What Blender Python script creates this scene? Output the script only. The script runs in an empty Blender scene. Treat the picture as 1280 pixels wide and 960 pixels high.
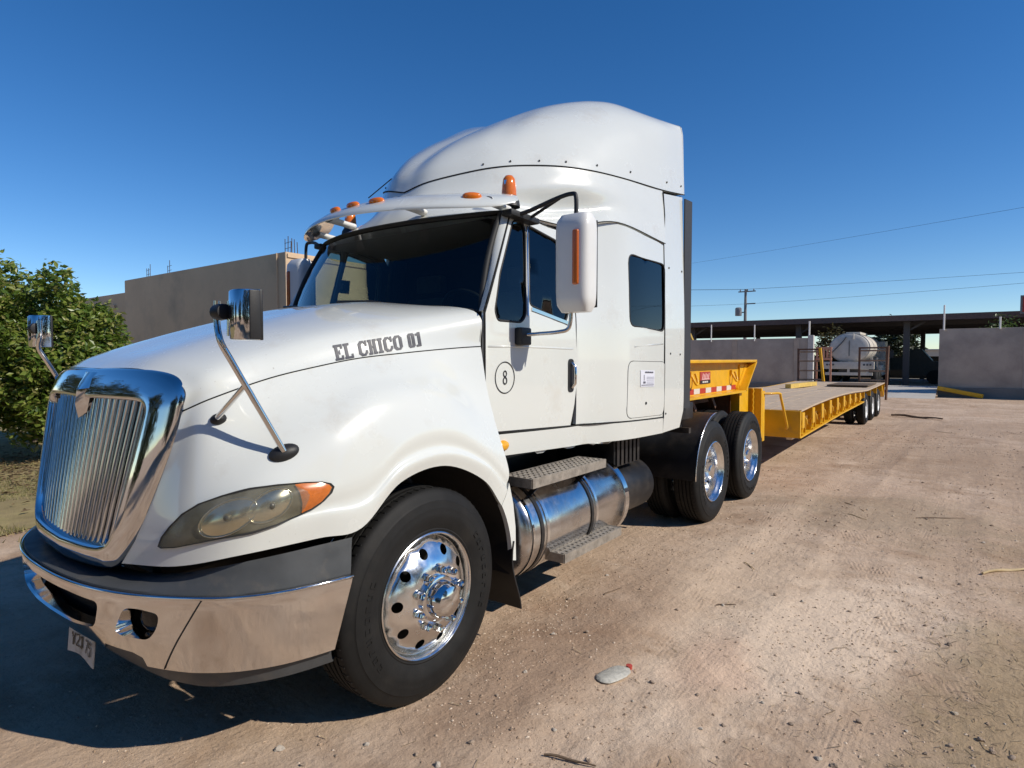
import bpy, bmesh, math, random
import numpy as np
from mathutils import Vector, Matrix
from mathutils.bvhtree import BVHTree
from mathutils.geometry import delaunay_2d_cdt
random.seed(7); rng = np.random.default_rng(7)
SC = bpy.context.scene
COL = SC.collection
R = math.radians

# ------------------------------------------------------------------ camera
# world axes: x = truck's left side, y = towards the truck's rear, z = up; front axle at y = 0
FPX, YAW, PITCH = 763.0, 0.639, -0.041          # focal length in photo pixels (1280 wide), yaw, pitch
CAMP = np.array([3.273, -2.145, 1.675])
_c, _s = math.cos(YAW), math.sin(YAW)
_f = np.array([-_s, _c, 0.0]); _u = np.array([0, 0, 1.0])
CR = np.array([_c, _s, 0.0])
CF = math.cos(PITCH)*_f + math.sin(PITCH)*_u
CU = math.cos(PITCH)*_u - math.sin(PITCH)*_f
cam = bpy.data.cameras.new('camera'); camo = bpy.data.objects.new('camera', cam); COL.objects.link(camo)
camo.matrix_world = Matrix(((CR[0], CU[0], -CF[0], CAMP[0]), (CR[1], CU[1], -CF[1], CAMP[1]), (CR[2], CU[2], -CF[2], CAMP[2]), (0, 0, 0, 1)))
cam.sensor_width = 36.0; cam.lens = 36.0*FPX/1280.0; cam.clip_start = 0.05; cam.clip_end = 5000
SC.camera = camo

# ------------------------------------------------------------------ light
SUN = Vector((1.25, 0.30, 1.0)).normalized()   # towards the sun
world = bpy.data.worlds.new('World'); SC.world = world; world.use_nodes = True
wn = world.node_tree; wn.nodes.clear()
sky = wn.nodes.new('ShaderNodeTexSky'); sky.sky_type = 'NISHITA'; sky.sun_disc = False
sky.sun_elevation = math.asin(SUN.z); sky.sun_rotation = math.atan2(SUN.x, SUN.y)
sky.altitude = 600; sky.air_density = 0.86; sky.dust_density = 0.0; sky.ozone_density = 2.7
bg = wn.nodes.new('ShaderNodeBackground'); bg.inputs[1].default_value = 0.127
wo = wn.nodes.new('ShaderNodeOutputWorld')
hs = wn.nodes.new('ShaderNodeHueSaturation'); hs.inputs['Hue'].default_value = 0.505; hs.inputs['Saturation'].default_value = 1.31; hs.inputs['Value'].default_value = 1.0
wn.links.new(sky.outputs[0], hs.inputs['Color']); wn.links.new(hs.outputs[0], bg.inputs[0]); wn.links.new(bg.outputs[0], wo.inputs[0])
sl = bpy.data.lights.new('sun', 'SUN'); sl.energy = 4.5; sl.angle = R(0.53); sl.color = (1.0, 0.93, 0.82)
so = bpy.data.objects.new('sun', sl); COL.objects.link(so); so.location = (8, 2, 9)
so.rotation_euler = SUN.to_track_quat('Z', 'Y').to_euler()
SC.view_settings.view_transform = 'Standard'; SC.view_settings.look = 'None'
SC.view_settings.exposure = 0.0; SC.view_settings.gamma = 1.0
SC.render.engine = 'CYCLES'; SC.cycles.caustics_reflective = False; SC.cycles.caustics_refractive = False

# ------------------------------------------------------------------ photo pixel -> place
def ray(px, py):
    return CAMP, CF + CR*(px-640)/FPX - CU*(py-480)/FPX
def atX(px, py, x): o, d = ray(px, py); return o + d*(x-o[0])/d[0]
def atY(px, py, y): o, d = ray(px, py); return o + d*(y-o[1])/d[1]
def atZ(px, py, z=0.0): o, d = ray(px, py); return o + d*(z-o[2])/d[2]

# ------------------------------------------------------------------ materials
MATS = {}
def mat(name, col=(.5, .5, .5), rough=.5, metal=0., coat=0., var=0., vscale=8., bump=0., bscale=60., rvar=0., dirt=None, dscale=3., dlo=.5, dhi=.75, specks=None, spec=.5, emit=0., alpha=1., trans=0., ior=1.45):
    if name in MATS: return MATS[name]
    m = bpy.data.materials.new(name); m.use_nodes = True
    nt = m.node_tree; N = nt.nodes; L = nt.links
    b = N['Principled BSDF']
    b.inputs['Base Color'].default_value = (*col, 1); b.inputs['Roughness'].default_value = rough
    b.inputs['Metallic'].default_value = metal; b.inputs['Coat Weight'].default_value = coat
    b.inputs['Coat Roughness'].default_value = .035
    b.inputs['Specular IOR Level'].default_value = spec
    b.inputs['Transmission Weight'].default_value = trans; b.inputs['IOR'].default_value = ior
    if emit: b.inputs['Emission Color'].default_value = (*col, 1); b.inputs['Emission Strength'].default_value = emit
    tc = N.new('ShaderNodeTexCoord')
    def noise(scale, detail=5, rgh=.6):
        n = N.new('ShaderNodeTexNoise'); n.inputs['Scale'].default_value = scale; n.inputs['Detail'].default_value = detail
        n.inputs['Roughness'].default_value = rgh; L.new(tc.outputs['Object'], n.inputs['Vector']); return n
    cur = None
    if var:
        n = noise(vscale); r = N.new('ShaderNodeValToRGB')
        r.color_ramp.elements[0].position = .3; r.color_ramp.elements[1].position = .7
        r.color_ramp.elements[0].color = (*[c*(1-var) for c in col], 1)
        r.color_ramp.elements[1].color = (*[min(1, c*(1+var)) for c in col], 1)
        L.new(n.outputs['Fac'], r.inputs['Fac']); cur = r.outputs['Color']
    if dirt:
        n = noise(dscale, 8, .65); r = N.new('ShaderNodeMapRange')
        r.inputs['From Min'].default_value = dlo; r.inputs['From Max'].default_value = dhi
        L.new(n.outputs['Fac'], r.inputs['Value'])
        mx = N.new('ShaderNodeMix'); mx.data_type = 'RGBA'
        mx.inputs[7].default_value = (*dirt, 1)
        if cur: L.new(cur, mx.inputs[6])
        else: mx.inputs[6].default_value = (*col, 1)
        L.new(r.outputs['Result'], mx.inputs[0]); cur = mx.outputs[2]
    if specks:      # chips, splashes and bug marks
        n = noise(85., 3, .6); n2 = noise(1.7, 5, .6); r = N.new('ShaderNodeMapRange'); r.inputs['From Min'].default_value = .68; r.inputs['From Max'].default_value = .75; r.inputs['To Max'].default_value = .55
        L.new(n.outputs['Fac'], r.inputs['Value']); r2 = N.new('ShaderNodeMapRange'); r2.inputs['From Min'].default_value = .48; r2.inputs['From Max'].default_value = .68; L.new(n2.outputs['Fac'], r2.inputs['Value'])
        mm = N.new('ShaderNodeMath'); mm.operation = 'MULTIPLY'; L.new(r.outputs['Result'], mm.inputs[0]); L.new(r2.outputs['Result'], mm.inputs[1])
        mx = N.new('ShaderNodeMix'); mx.data_type = 'RGBA'; mx.inputs[7].default_value = (*specks, 1)
        if cur: L.new(cur, mx.inputs[6])
        else: mx.inputs[6].default_value = (*col, 1)
        L.new(mm.outputs[0], mx.inputs[0]); cur = mx.outputs[2]
    if cur: L.new(cur, b.inputs['Base Color'])
    if rvar:
        n = noise(vscale*1.7, 6); r = N.new('ShaderNodeMapRange')
        r.inputs['From Min'].default_value = .3; r.inputs['From Max'].default_value = .7
        r.inputs['To Min'].default_value = max(0.02, rough-rvar); r.inputs['To Max'].default_value = min(1, rough+rvar)
        L.new(n.outputs['Fac'], r.inputs['Value']); L.new(r.outputs['Result'], b.inputs['Roughness'])
    if bump:
        n = noise(bscale, 6, .7); bp = N.new('ShaderNodeBump'); bp.inputs['Strength'].default_value = bump; bp.inputs['Distance'].default_value = .02
        L.new(n.outputs['Fac'], bp.inputs['Height']); L.new(bp.outputs['Normal'], b.inputs['Normal'])
    MATS[name] = m; return m

def glass(name, tint, refl=1.0, rough=.02):
    if name in MATS: return MATS[name]
    m = bpy.data.materials.new(name); m.use_nodes = True
    nt = m.node_tree; N = nt.nodes; L = nt.links; N.clear()
    o = N.new('ShaderNodeOutputMaterial'); t = N.new('ShaderNodeBsdfTransparent'); t.inputs[0].default_value = (*tint, 1)
    g = N.new('ShaderNodeBsdfGlossy'); g.inputs['Roughness'].default_value = rough; g.inputs[0].default_value = (refl, refl, refl, 1)
    lw = N.new('ShaderNodeFresnel'); lw.inputs['IOR'].default_value = 1.5
    mx = N.new('ShaderNodeMixShader'); L.new(lw.outputs[0], mx.inputs[0]); L.new(t.outputs[0], mx.inputs[1]); L.new(g.outputs[0], mx.inputs[2])
    L.new(mx.outputs[0], o.inputs[0]); MATS[name] = m; return m

WHITE = mat('white_paint', (.66, .68, .645), .24, coat=.9, var=.015, vscale=1.6, rvar=.08, dirt=(.50, .45, .37), dscale=2.6, dlo=.58, dhi=.95, specks=(.22, .19, .15))
WHITE2 = mat('white_plastic', (.70, .70, .68), .42, coat=.1, var=.04, vscale=4, rvar=.1)
CHROME = mat('chrome', (.70, .70, .70), .07, metal=1, rvar=.05, vscale=5)
CHROMED = mat('dusty_chrome', (.76, .74, .71), .09, metal=1, rvar=.05, vscale=4, dirt=(.45, .39, .32), dscale=7, dlo=.62, dhi=1.0)
ALU = mat('polished_aluminium', (.82, .82, .81), .20, metal=1, rvar=.08, vscale=9)
TANKM = mat('tank_aluminium', (.62, .62, .62), .20, metal=1, rvar=.10, vscale=5, dirt=(.33, .27, .21), dscale=4, dlo=.52, dhi=.9, bump=.03, bscale=14)
STEP = mat('worn_tread_plate', (.36, .32, .27), .55, metal=.55, var=.3, vscale=20, bump=.2, bscale=90)
RUBBER = mat('tyre_rubber', (.0085, .0083, .0080), .66, spec=.35, var=.3, vscale=9, bump=.08, bscale=120, dirt=(.028, .024, .020), dscale=5, dlo=.52, dhi=.95)
BLACK = mat('black_plastic', (.016, .016, .017), .5, var=.2, bump=.05, bscale=150)
BLACKG = mat('black_steel', (.014, .014, .015), .42, var=.3, dirt=(.07, .058, .046), dscale=4, dlo=.5, dhi=.9)
GREYP = mat('grey_bumper_plastic', (.060, .064, .068), .45, var=.15, vscale=6, rvar=.1, dirt=(.14, .12, .10), dscale=7, dlo=.55, dhi=.95)
GAP = mat('panel_gap', (.010, .010, .010), .9)
INTER = mat('cab_interior', (.030, .030, .032), .8, var=.2)
SEAL = mat('rubber_seal', (.018, .018, .018), .65)
AMBER = mat('amber_lens', (.72, .17, .012), .14, coat=.6, var=.1, vscale=40)
AMBERD = mat('amber_reflector', (.50, .115, .012), .25, coat=.4)
YELLAMB = mat('yellow_marker_lens', (.78, .36, .015), .15, coat=.5, var=.2, vscale=40)
YELLOW = mat('yellow_paint', (.72, .385, .008), .42, coat=.15, var=.1, vscale=4, rvar=.12, dirt=(.40, .23, .06), dscale=5, dlo=.55, dhi=.9)
WOOD = mat('deck_wood', (.50, .385, .27), .85, var=.15, vscale=5, bump=.12, bscale=40, dirt=(.38, .285, .195), dscale=3, dlo=.45, dhi=.85)
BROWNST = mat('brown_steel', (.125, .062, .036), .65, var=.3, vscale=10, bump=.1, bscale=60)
GLASSW = glass('windscreen_glass', (.50, .58, .55))
GLASSS = glass('tinted_side_glass', (.50, .58, .50), .95)
GLASSD = glass('dark_sleeper_glass', (.10, .13, .16), .95)
LETTER = mat('grey_lettering', (.060, .062, .075), .5, var=.25, vscale=30)
DARKRED = mat('red_reflective_tape', (.42, .035, .02), .4)
TAPEW = mat('white_reflective_tape', (.62, .60, .55), .4)

# ------------------------------------------------------------------ mesh helpers
class MB:
    def __init__(s): s.v = []; s.f = []
    def grid(s, rows, flip=False, close=False):
        rows = [[tuple(float(c) for c in p) for p in r] for r in rows]
        b = len(s.v); n = len(rows[0])
        for r in rows: s.v += r
        for i in range(len(rows)-1):
            for j in range(n if close else n-1):
                k = (j+1) % n
                q = (b+i*n+j, b+i*n+k, b+(i+1)*n+k, b+(i+1)*n+j)
                s.f.append(q[::-1] if flip else q)
        return s
    def ngon(s, pts, flip=False):
        b = len(s.v); s.v += [tuple(float(c) for c in p) for p in pts]
        q = tuple(range(b, b+len(pts))); s.f.append(q[::-1] if flip else q); return s
    def box(s, x0, x1, y0, y1, z0, z1, M=None):
        b = len(s.v)
        P = [(x, y, z) for z in (z0, z1) for y in (y0, y1) for x in (x0, x1)]
        if M is not None: P = [tuple(M @ Vector(p)) for p in P]
        s.v += P
        for q in ((0, 2, 3, 1), (4, 5, 7, 6), (0, 1, 5, 4), (2, 6, 7, 3), (0, 4, 6, 2), (1, 3, 7, 5)): s.f.append(tuple(b+i for i in q))
        return s
    def bar(s, a, c, w, h, up=(0, 0, 1)):
        a = Vector(a); c = Vector(c); d = (c-a); ln = d.length; d.normalize()
        u = Vector(up); x = d.cross(u)
        if x.length < 1e-4: x = d.cross(Vector((1, 0, 0)))
        x.normalize(); u = x.cross(d)
        M = Matrix(((x[0], d[0], u[0], a[0]), (x[1], d[1], u[1], a[1]), (x[2], d[2], u[2], a[2]), (0, 0, 0, 1)))
        return s.box(-w/2, w/2, 0, ln, -h/2, h/2, M)
    def tube(s, pts, r, n=10, caps=True):
        P = [Vector([float(c) for c in p]) for p in pts]; rr = r if isinstance(r, (list, tuple)) else [r]*len(P)
        b = len(s.v); nr = None
        for i, p in enumerate(P):
            t = (P[min(i+1, len(P)-1)]-P[max(i-1, 0)]).normalized()
            if nr is None:
                nr = t.orthogonal().normalized()
            else:
                nr = (nr - t*nr.dot(t)).normalized()
            bn = t.cross(nr)
            for k in range(n):
                a = 2*math.pi*k/n
                s.v.append(tuple(p + (nr*math.cos(a)+bn*math.sin(a))*rr[i]))
        for i in range(len(P)-1):
            for k in range(n):
                k2 = (k+1) % n
                s.f.append((b+i*n+k, b+i*n+k2, b+(i+1)*n+k2, b+(i+1)*n+k))
        if caps:
            s.f.append(tuple(b+k for k in range(n))[::-1]); s.f.append(tuple(b+(len(P)-1)*n+k for k in range(n)))
        return s
    def lathe(s, prof, c=(0, 0, 0), axis='x', n=48, cap0=False, cap1=False):
        b = len(s.v)
        for (a, r) in prof:
            for k in range(n):
                t = 2*math.pi*k/n; u, w = r*math.cos(t), r*math.sin(t)
                p = (a, u, w) if axis == 'x' else ((w, a, u) if axis == 'y' else (u, w, a))
                s.v.append((c[0]+p[0], c[1]+p[1], c[2]+p[2]))
        for i in range(len(prof)-1):
            for k in range(n):
                k2 = (k+1) % n
                s.f.append((b+i*n+k, b+i*n+k2, b+(i+1)*n+k2, b+(i+1)*n+k))
        if cap0: s.f.append(tuple(b+k for k in range(n))[::-1])
        if cap1: s.f.append(tuple(b+(len(prof)-1)*n+k for k in range(n)))
        return s
    def add(s, o, M=None, sx=1):
        b = len(s.v)
        for p in o.v:
            q = Vector(p)
            if M is not None: q = M @ q
            s.v.append((q[0]*sx, q[1], q[2]))
        for f in o.f: s.f.append(tuple(b+i for i in (f[::-1] if sx < 0 else f)))
        return s
    def mirror(s):
        o = MB(); o.add(s, None, -1); return o
    def mesh(s, name, m, smooth=40, bevel=0, merge=0, out=None, seg=2, recalc=True, solid=0):
        bm = bmesh.new()
        vs = [bm.verts.new(p) for p in s.v]
        for f in s.f:
            try: bm.faces.new([vs[i] for i in f])
            except ValueError: pass
        if merge: bmesh.ops.remove_doubles(bm, verts=bm.verts, dist=merge)
        if bevel:
            bmesh.ops.recalc_face_normals(bm, faces=bm.faces)
            ed = [e for e in bm.edges if len(e.link_faces) == 2 and e.calc_face_angle(0) > .6]
            bmesh.ops.bevel(bm, geom=ed, offset=bevel, segments=seg, affect='EDGES', profile=.6, clamp_overlap=True)
        elif recalc and out is None: bmesh.ops.recalc_face_normals(bm, faces=bm.faces)
        if out is not None:
            bm.normal_update(); a = 0
            for f in bm.faces: a += (1 if f.normal.dot(f.calc_center_median()-Vector(out)) > 0 else -1)*f.calc_area()
            if a < 0: bmesh.ops.reverse_faces(bm, faces=bm.faces)
        if solid:
            bm.normal_update(); bm.verts.ensure_lookup_table(); bm.verts.index_update()
            be = [(e.verts[0], e.verts[1], e.link_faces[0]) for e in bm.edges if len(e.link_faces) == 1]
            fs = list(bm.faces); inner = {v: bm.verts.new(v.co-v.normal*solid) for v in list(bm.verts)}
            for f in fs: bm.faces.new([inner[v] for v in reversed(f.verts)])
            for a_, b_, f in be:
                vl = list(f.verts); i_ = vl.index(a_)
                if vl[(i_+1) % len(vl)] is not b_: a_, b_ = b_, a_
                bm.faces.new([b_, a_, inner[a_], inner[b_]])
        me = bpy.data.meshes.new(name); bm.to_mesh(me); bm.free()
        if m: me.materials.append(m)
        if smooth:
            me.polygons.foreach_set('use_smooth', [True]*len(me.polygons))
            if smooth < 180: me.set_sharp_from_angle(angle=R(smooth))
        return me
    def build(s, name, m, parent=None, solid=0, **k):
        if solid and k.get('smooth', 40) >= 180: k['smooth'] = 75
        return link(name, s.mesh(name, m, solid=solid, **k), parent)

def link(name, me, parent=None, solid=0, loc=None):
    # the object's origin goes to the middle of its mesh
    if loc is None:
        co = np.empty(len(me.vertices)*3); me.vertices.foreach_get('co', co); co = co.reshape(-1, 3)
        c = (co.min(0)+co.max(0))/2
        me.transform(Matrix.Translation(-Vector(c))); loc = c
    o = bpy.data.objects.new(name, me); COL.objects.link(o); o.location = loc
    if parent: setp(o, parent)
    return o
WM = {}
def setp(o, p):
    o.parent = p; o.matrix_parent_inverse = wmat(p).inverted()
def wmat(o):
    M = Matrix.LocRotScale(o.location, o.rotation_euler, o.scale)
    return (wmat(o.parent) @ o.matrix_parent_inverse @ M) if o.parent else M
def thing(name, label, cat, loc=(0, 0, 0), group=None, rz=0):
    o = bpy.data.objects.new(name, None); COL.objects.link(o); o.location = loc; o.rotation_euler = (0, 0, rz)
    o.empty_display_size = .2
    return tag(o, label, cat, group)
def tag(o, label, cat, group=None):
    o['label'] = label; o['category'] = cat
    if group: o['group'] = group
    return o
def kind(o, k): o['kind'] = k; return o
def copytree(o, parent=None):
    c = o.copy(); COL.objects.link(c); c.parent = parent
    if parent: c.matrix_parent_inverse = o.matrix_parent_inverse.copy()
    for ch in list(o.children): copytree(ch, c)
    return c

def cr(P, sub):           # Catmull-Rom through a list of points
    P = np.asarray(P, float); n = len(P); out = []
    E = np.vstack([2*P[0]-P[1], P, 2*P[-1]-P[-2]])
    for i in range(n-1):
        a, b, c, d = E[i], E[i+1], E[i+2], E[i+3]
        for k in range(sub):
            t = k/sub
            out.append(.5*((2*b)+(c-a)*t+(2*a-5*b+4*c-d)*t*t+(3*b-a-3*c+d)*t**3))
    out.append(P[-1]); return np.array(out)
def cgrid(G, su, sv):     # bicubic through a control net
    G = np.asarray(G, float)
    A = np.stack([cr(G[:, j], su) for j in range(G.shape[1])], 1)
    return np.stack([cr(A[i], sv) for i in range(A.shape[0])], 0)
def resamp(poly, res, closed=True):
    P = [np.asarray(p, float) for p in poly]; out = []
    n = len(P)
    for i in range(n if closed else n-1):
        a, b = P[i], P[(i+1) % n]; k = max(1, int(np.ceil(np.linalg.norm(b-a)/res)))
        out += [a+(b-a)*t/k for t in range(k)]
    if not closed: out.append(P[-1])
    return out
def rnd(poly, r, k=4):    # round the corners of a 2D polygon
    P = [np.asarray(p, float) for p in poly]; n = len(P); out = []
    for i in range(n):
        a, b, c = P[i-1], P[i], P[(i+1) % n]
        la, lc = np.linalg.norm(a-b), np.linalg.norm(c-b); q = min(r, la*.45, lc*.45)
        p0, p1 = b+(a-b)/la*q, b+(c-b)/lc*q
        out += [(1-t)**2*p0+2*t*(1-t)*b+t*t*p1 for t in np.linspace(0, 1, k+1)]
    return out
def inside(p, poly):
    x, y = p; c = False; n = len(poly); j = n-1
    for i in range(n):
        xi, yi = poly[i]; xj, yj = poly[j]
        if (yi > y) != (yj > y) and x < (xj-xi)*(y-yi)/(yj-yi)+xi: c = not c
        j = i
    return c
def sheet(outline, holes, fmap, res):
    loops = [resamp(outline, res)]+[resamp(h, min(res*.6, .04)) for h in holes]
    pts = []; edges = []
    for lp in loops:
        b = len(pts); pts += [tuple(p) for p in lp]; edges += [(b+i, b+(i+1) % len(lp)) for i in range(len(lp))]
    A = np.array(pts); lo, hi = A.min(0), A.max(0)
    for x in np.arange(lo[0]+res/2, hi[0], res):
        for y in np.arange(lo[1]+res/2, hi[1], res):
            if np.min(np.abs(A-[x, y]).sum(1)) < res*.55: continue
            if inside((x, y), loops[0]) and not any(inside((x, y), h) for h in loops[1:]): pts.append((x, y))
    r = delaunay_2d_cdt([Vector(p) for p in pts], edges, [], 0, 1e-6)
    V, F = r[0], r[2]; mb = MB(); mb.v = [tuple(float(c) for c in fmap(v[0], v[1])) for v in V]
    for f in F:
        c = sum((V[i] for i in f), Vector((0, 0)))/3
        if inside(c, loops[0]) and not any(inside(c, h) for h in loops[1:]): mb.f.append(tuple(f))
    return mb
def ring2(cx, cy, r, n=24): return [(cx+r*math.cos(2*math.pi*k/n), cy+r*math.sin(2*math.pi*k/n)) for k in range(n)]
def bvh(me_obj):
    me = me_obj.data; off = me_obj.location
    return BVHTree.FromPolygons([Vector(v.co)+off for v in me.vertices], [tuple(p.vertices) for p in me.polygons])
def shoot(tree, px, py):
    o, d = ray(px, py); h = tree.ray_cast(Vector(o), Vector(d).normalized())
    if h[0] is None: return None, None
    n = h[1] if h[1].dot(Vector(d)) < 0 else -h[1]
    return h[0], n
# ================================================================== ground
def vnoise(x, y, seed=0):
    xi, yi = np.floor(x).astype(int), np.floor(y).astype(int); fx, fy = x-xi, y-yi
    fx = fx*fx*(3-2*fx); fy = fy*fy*(3-2*fy)
    def h(a, b):
        n = (a*374761393+b*668265263+seed*1442695041) & 0x7fffffff
        n = ((n ^ (n >> 13))*1274126177) & 0x7fffffff
        return ((n ^ (n >> 16)) & 0xffff)/65535.0
    return (h(xi, yi)*(1-fx)+h(xi+1, yi)*fx)*(1-fy)+(h(xi, yi+1)*(1-fx)+h(xi+1, yi+1)*fx)*fy
def gz(x, y):
    x = np.asarray(x, float); y = np.asarray(y, float)
    d = np.hypot(x-2.5, y)
    a = np.clip(1.2-d/40, .25, 1)
    z = .022*(vnoise(x*.7, y*.7, 1)-.5)+.016*(vnoise(x*2.1, y*2.1, 2)-.5)+.010*(vnoise(x*5.3, y*5.3, 3)-.5)+.008*(vnoise(x*13, y*13, 4)-.5)
    # wheel ruts sweeping past the truck
    for x0, c in ((1.95, .012), (3.7, .010)):
        t = (x-(x0+.012*(y-1)**2*.25)); z = z-c*np.exp(-(t/.17)**2)+c*.6*np.exp(-((np.abs(t)-.30)/.09)**2)
    return z*a-.006
N_ = 300; u_ = np.linspace(-1, 1, N_); kk = 8.0; aa = .62
ax = 2.3+aa*np.sinh(kk*u_); ay = 1.0+aa*np.sinh(kk*u_)
XX, YY = np.meshgrid(ax, ay); ZZ = gz(XX, YY)
GC = ((ax[0]+ax[-1])/2, (ay[0]+ay[-1])/2)
def dirt_mat():
    m = bpy.data.materials.new('dirt_yard'); m.use_nodes = True; nt = m.node_tree; N = nt.nodes; L = nt.links
    b = N['Principled BSDF']; b.inputs['Roughness'].default_value = .95; b.inputs['Specular IOR Level'].default_value = .15
    tc = N.new('ShaderNodeTexCoord')
    def noise(sc, det=6, rg=.6, dist=0., st=None):
        n = N.new('ShaderNodeTexNoise'); n.inputs['Scale'].default_value = sc; n.inputs['Detail'].default_value = det; n.inputs['Roughness'].default_value = rg; n.inputs['Distortion'].default_value = dist
        if st:
            mp = N.new('ShaderNodeMapping'); mp.inputs['Scale'].default_value = st[:3]; mp.inputs['Rotation'].default_value = (0, 0, st[3]); L.new(tc.outputs['Object'], mp.inputs[0]); L.new(mp.outputs[0], n.inputs['Vector'])
        else: L.new(tc.outputs['Object'], n.inputs['Vector'])
        return n.outputs['Fac']
    def ramp(f, a, c):
        r = N.new('ShaderNodeMapRange'); r.inputs['From Min'].default_value = a; r.inputs['From Max'].default_value = c; L.new(f, r.inputs['Value']); return r.outputs['Result']
    def mixc(f, c0, c1):
        x = N.new('ShaderNodeMix'); x.data_type = 'RGBA'
        if isinstance(f, float): x.inputs[0].default_value = f
        else: L.new(f, x.inputs[0])
        for c, i in ((c0, 6), (c1, 7)):
            if isinstance(c, tuple): x.inputs[i].default_value = (*c, 1)
            else: L.new(c, x.inputs[i])
        return x.outputs[2]
    def mul(a, k):
        x = N.new('ShaderNodeMath'); x.operation = 'MULTIPLY'; L.new(a, x.inputs[0])
        if isinstance(k, float): x.inputs[1].default_value = k
        else: L.new(k, x.inputs[1])
        return x.outputs[0]
    c = mixc(ramp(noise(.45, 7, .62, .3), .40, .62), (.47, .335, .23), (.585, .44, .32))
    c = mixc(mul(ramp(noise(.9, 8, .7, .6), .50, .66), .8), c, (.33, .215, .135))           # damp darker patches
    c = mixc(mul(ramp(noise(.85, 6, .6, .2), .58, .72), .7), c, (.74, .58, .43))               # pale dust
    c = mixc(mul(ramp(noise(.6, 6, .65, .5), .60, .72), .55), c, (.55, .325, .205))              # reddish
    st = noise(2.0, 7, .62, .4, (.3, 2.6, 1, .30)); c = mixc(mul(ramp(st, .50, .70), .25), c, (.58, .47, .365))
    st2 = noise(2.6, 7, .62, .35, (2.6, .22, 1, -.22)); c = mixc(mul(ramp(st2, .50, .70), .22), c, (.31, .22, .155))
    c = mixc(mul(ramp(noise(38, 5, .75), .56, .70), .55), c, (.20, .135, .09))                   # small dark crumbs
    c = mixc(mul(ramp(noise(60, 4, .75), .62, .74), .6), c, (.58, .47, .36))                     # small pale grit
    # worn places of the yard, each with its own ragged outline
    wv = N.new('ShaderNodeTexNoise'); wv.inputs['Scale'].default_value = 2.3; wv.inputs['Detail'].default_value = 7; wv.inputs['Roughness'].default_value = .65; L.new(tc.outputs['Object'], wv.inputs['Vector'])
    def place(px, py, rx, ry, rot, c0, col, k, lo=.55, hi=1.25):
        mp = N.new('ShaderNodeMapping'); mp.vector_type = 'TEXTURE'; mp.inputs['Location'].default_value = (px-GC[0], py-GC[1], 0); mp.inputs['Rotation'].default_value = (0, 0, rot); mp.inputs['Scale'].default_value = (rx, ry, 1e6)
        L.new(tc.outputs['Object'], mp.inputs[0]); ln = N.new('ShaderNodeVectorMath'); ln.operation = 'LENGTH'; L.new(mp.outputs[0], ln.inputs[0])
        ad = N.new('ShaderNodeMath'); ad.operation = 'MULTIPLY_ADD'; L.new(wv.outputs['Fac'], ad.inputs[0]); ad.inputs[1].default_value = 2.6; L.new(ln.outputs['Value'], ad.inputs[2])
        sb = N.new('ShaderNodeMath'); sb.operation = 'SUBTRACT'; L.new(ad.outputs[0], sb.inputs[0]); sb.inputs[1].default_value = 1.3
        mr = N.new('ShaderNodeMapRange'); mr.inputs['From Min'].default_value = hi; mr.inputs['From Max'].default_value = lo; mr.inputs['To Max'].default_value = k; L.new(sb.outputs[0], mr.inputs['Value'])
        return mixc(mr.outputs['Result'], c0, col)
    c = place(2.55, 1.9, .55, 1.5, -.35, c, (.78, .62, .47), .75)        # pale dust
    c = place(1.9, 2.9, .6, 1.6, -.1, c, (.68, .53, .39), .5)
    c = place(1.35, 1.0, .45, 1.5, 0, c, (.31, .20, .13), .6)            # crumbly brown soil by the truck
    c = place(2.2, 1.15, .22, .45, .2, c, (.56, .33, .22), .35)          # brick dust
    c = place(3.75, 1.9, .55, 1.5, -.3, c, (.31, .23, .125), .6)       # straw and dead weeds
    c = place(4.6, 4.6, 1.2, 1.4, -.3, c, (.35, .255, .155), .4)
    c = place(2.6, 5.5, 1.1, 1.0, 0, c, (.37, .285, .195), .6)           # greyish damp
    c = place(3.2, 10.5, 2.5, 2.5, 0, c, (.34, .235, .155), .5)
    c = place(4.5, 16, 4, 3, 0, c, (.36, .25, .17), .5)
    # tread marks
    tr = None
    for (px, rot, sc) in ((2.0, -.10, 11.0), (2.75, .04, 12.0), (3.3, -.28, 10.5)):
        mp = N.new('ShaderNodeMapping'); mp.inputs['Location'].default_value = (GC[0], GC[1], 0); mp2 = N.new('ShaderNodeMapping'); mp2.inputs['Rotation'].default_value = (0, 0, rot)
        L.new(tc.outputs['Object'], mp.inputs[0]); L.new(mp.outputs[0], mp2.inputs[0])
        w = N.new('ShaderNodeTexWave'); w.bands_direction = 'X'; w.inputs['Scale'].default_value = sc; w.inputs['Distortion'].default_value = 2.2; w.inputs['Detail'].default_value = 3; w.inputs['Detail Scale'].default_value = 2.0; L.new(mp2.outputs[0], w.inputs['Vector'])
        sx_ = N.new('ShaderNodeSeparateXYZ'); L.new(mp2.outputs[0], sx_.inputs[0])
        d_ = N.new('ShaderNodeMath'); d_.operation = 'SUBTRACT'; L.new(sx_.outputs[0], d_.inputs[0]); d_.inputs[1].default_value = px*math.cos(rot)-1.5*math.sin(rot)
        ab = N.new('ShaderNodeMath'); ab.operation = 'ABSOLUTE'; L.new(d_.outputs[0], ab.inputs[0])
        mk = N.new('ShaderNodeMapRange'); mk.inputs['From Min'].default_value = .26; mk.inputs['From Max'].default_value = .14; L.new(ab.outputs[0], mk.inputs['Value'])
        q = mul(mul(w.outputs['Fac'], mk.outputs['Result']), ramp(wv.outputs['Fac'], .50, .64))
        if tr is None: tr = q
        else:
            ad = N.new('ShaderNodeMath'); ad.operation = 'ADD'; L.new(tr, ad.inputs[0]); L.new(q, ad.inputs[1]); tr = ad.outputs[0]
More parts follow.
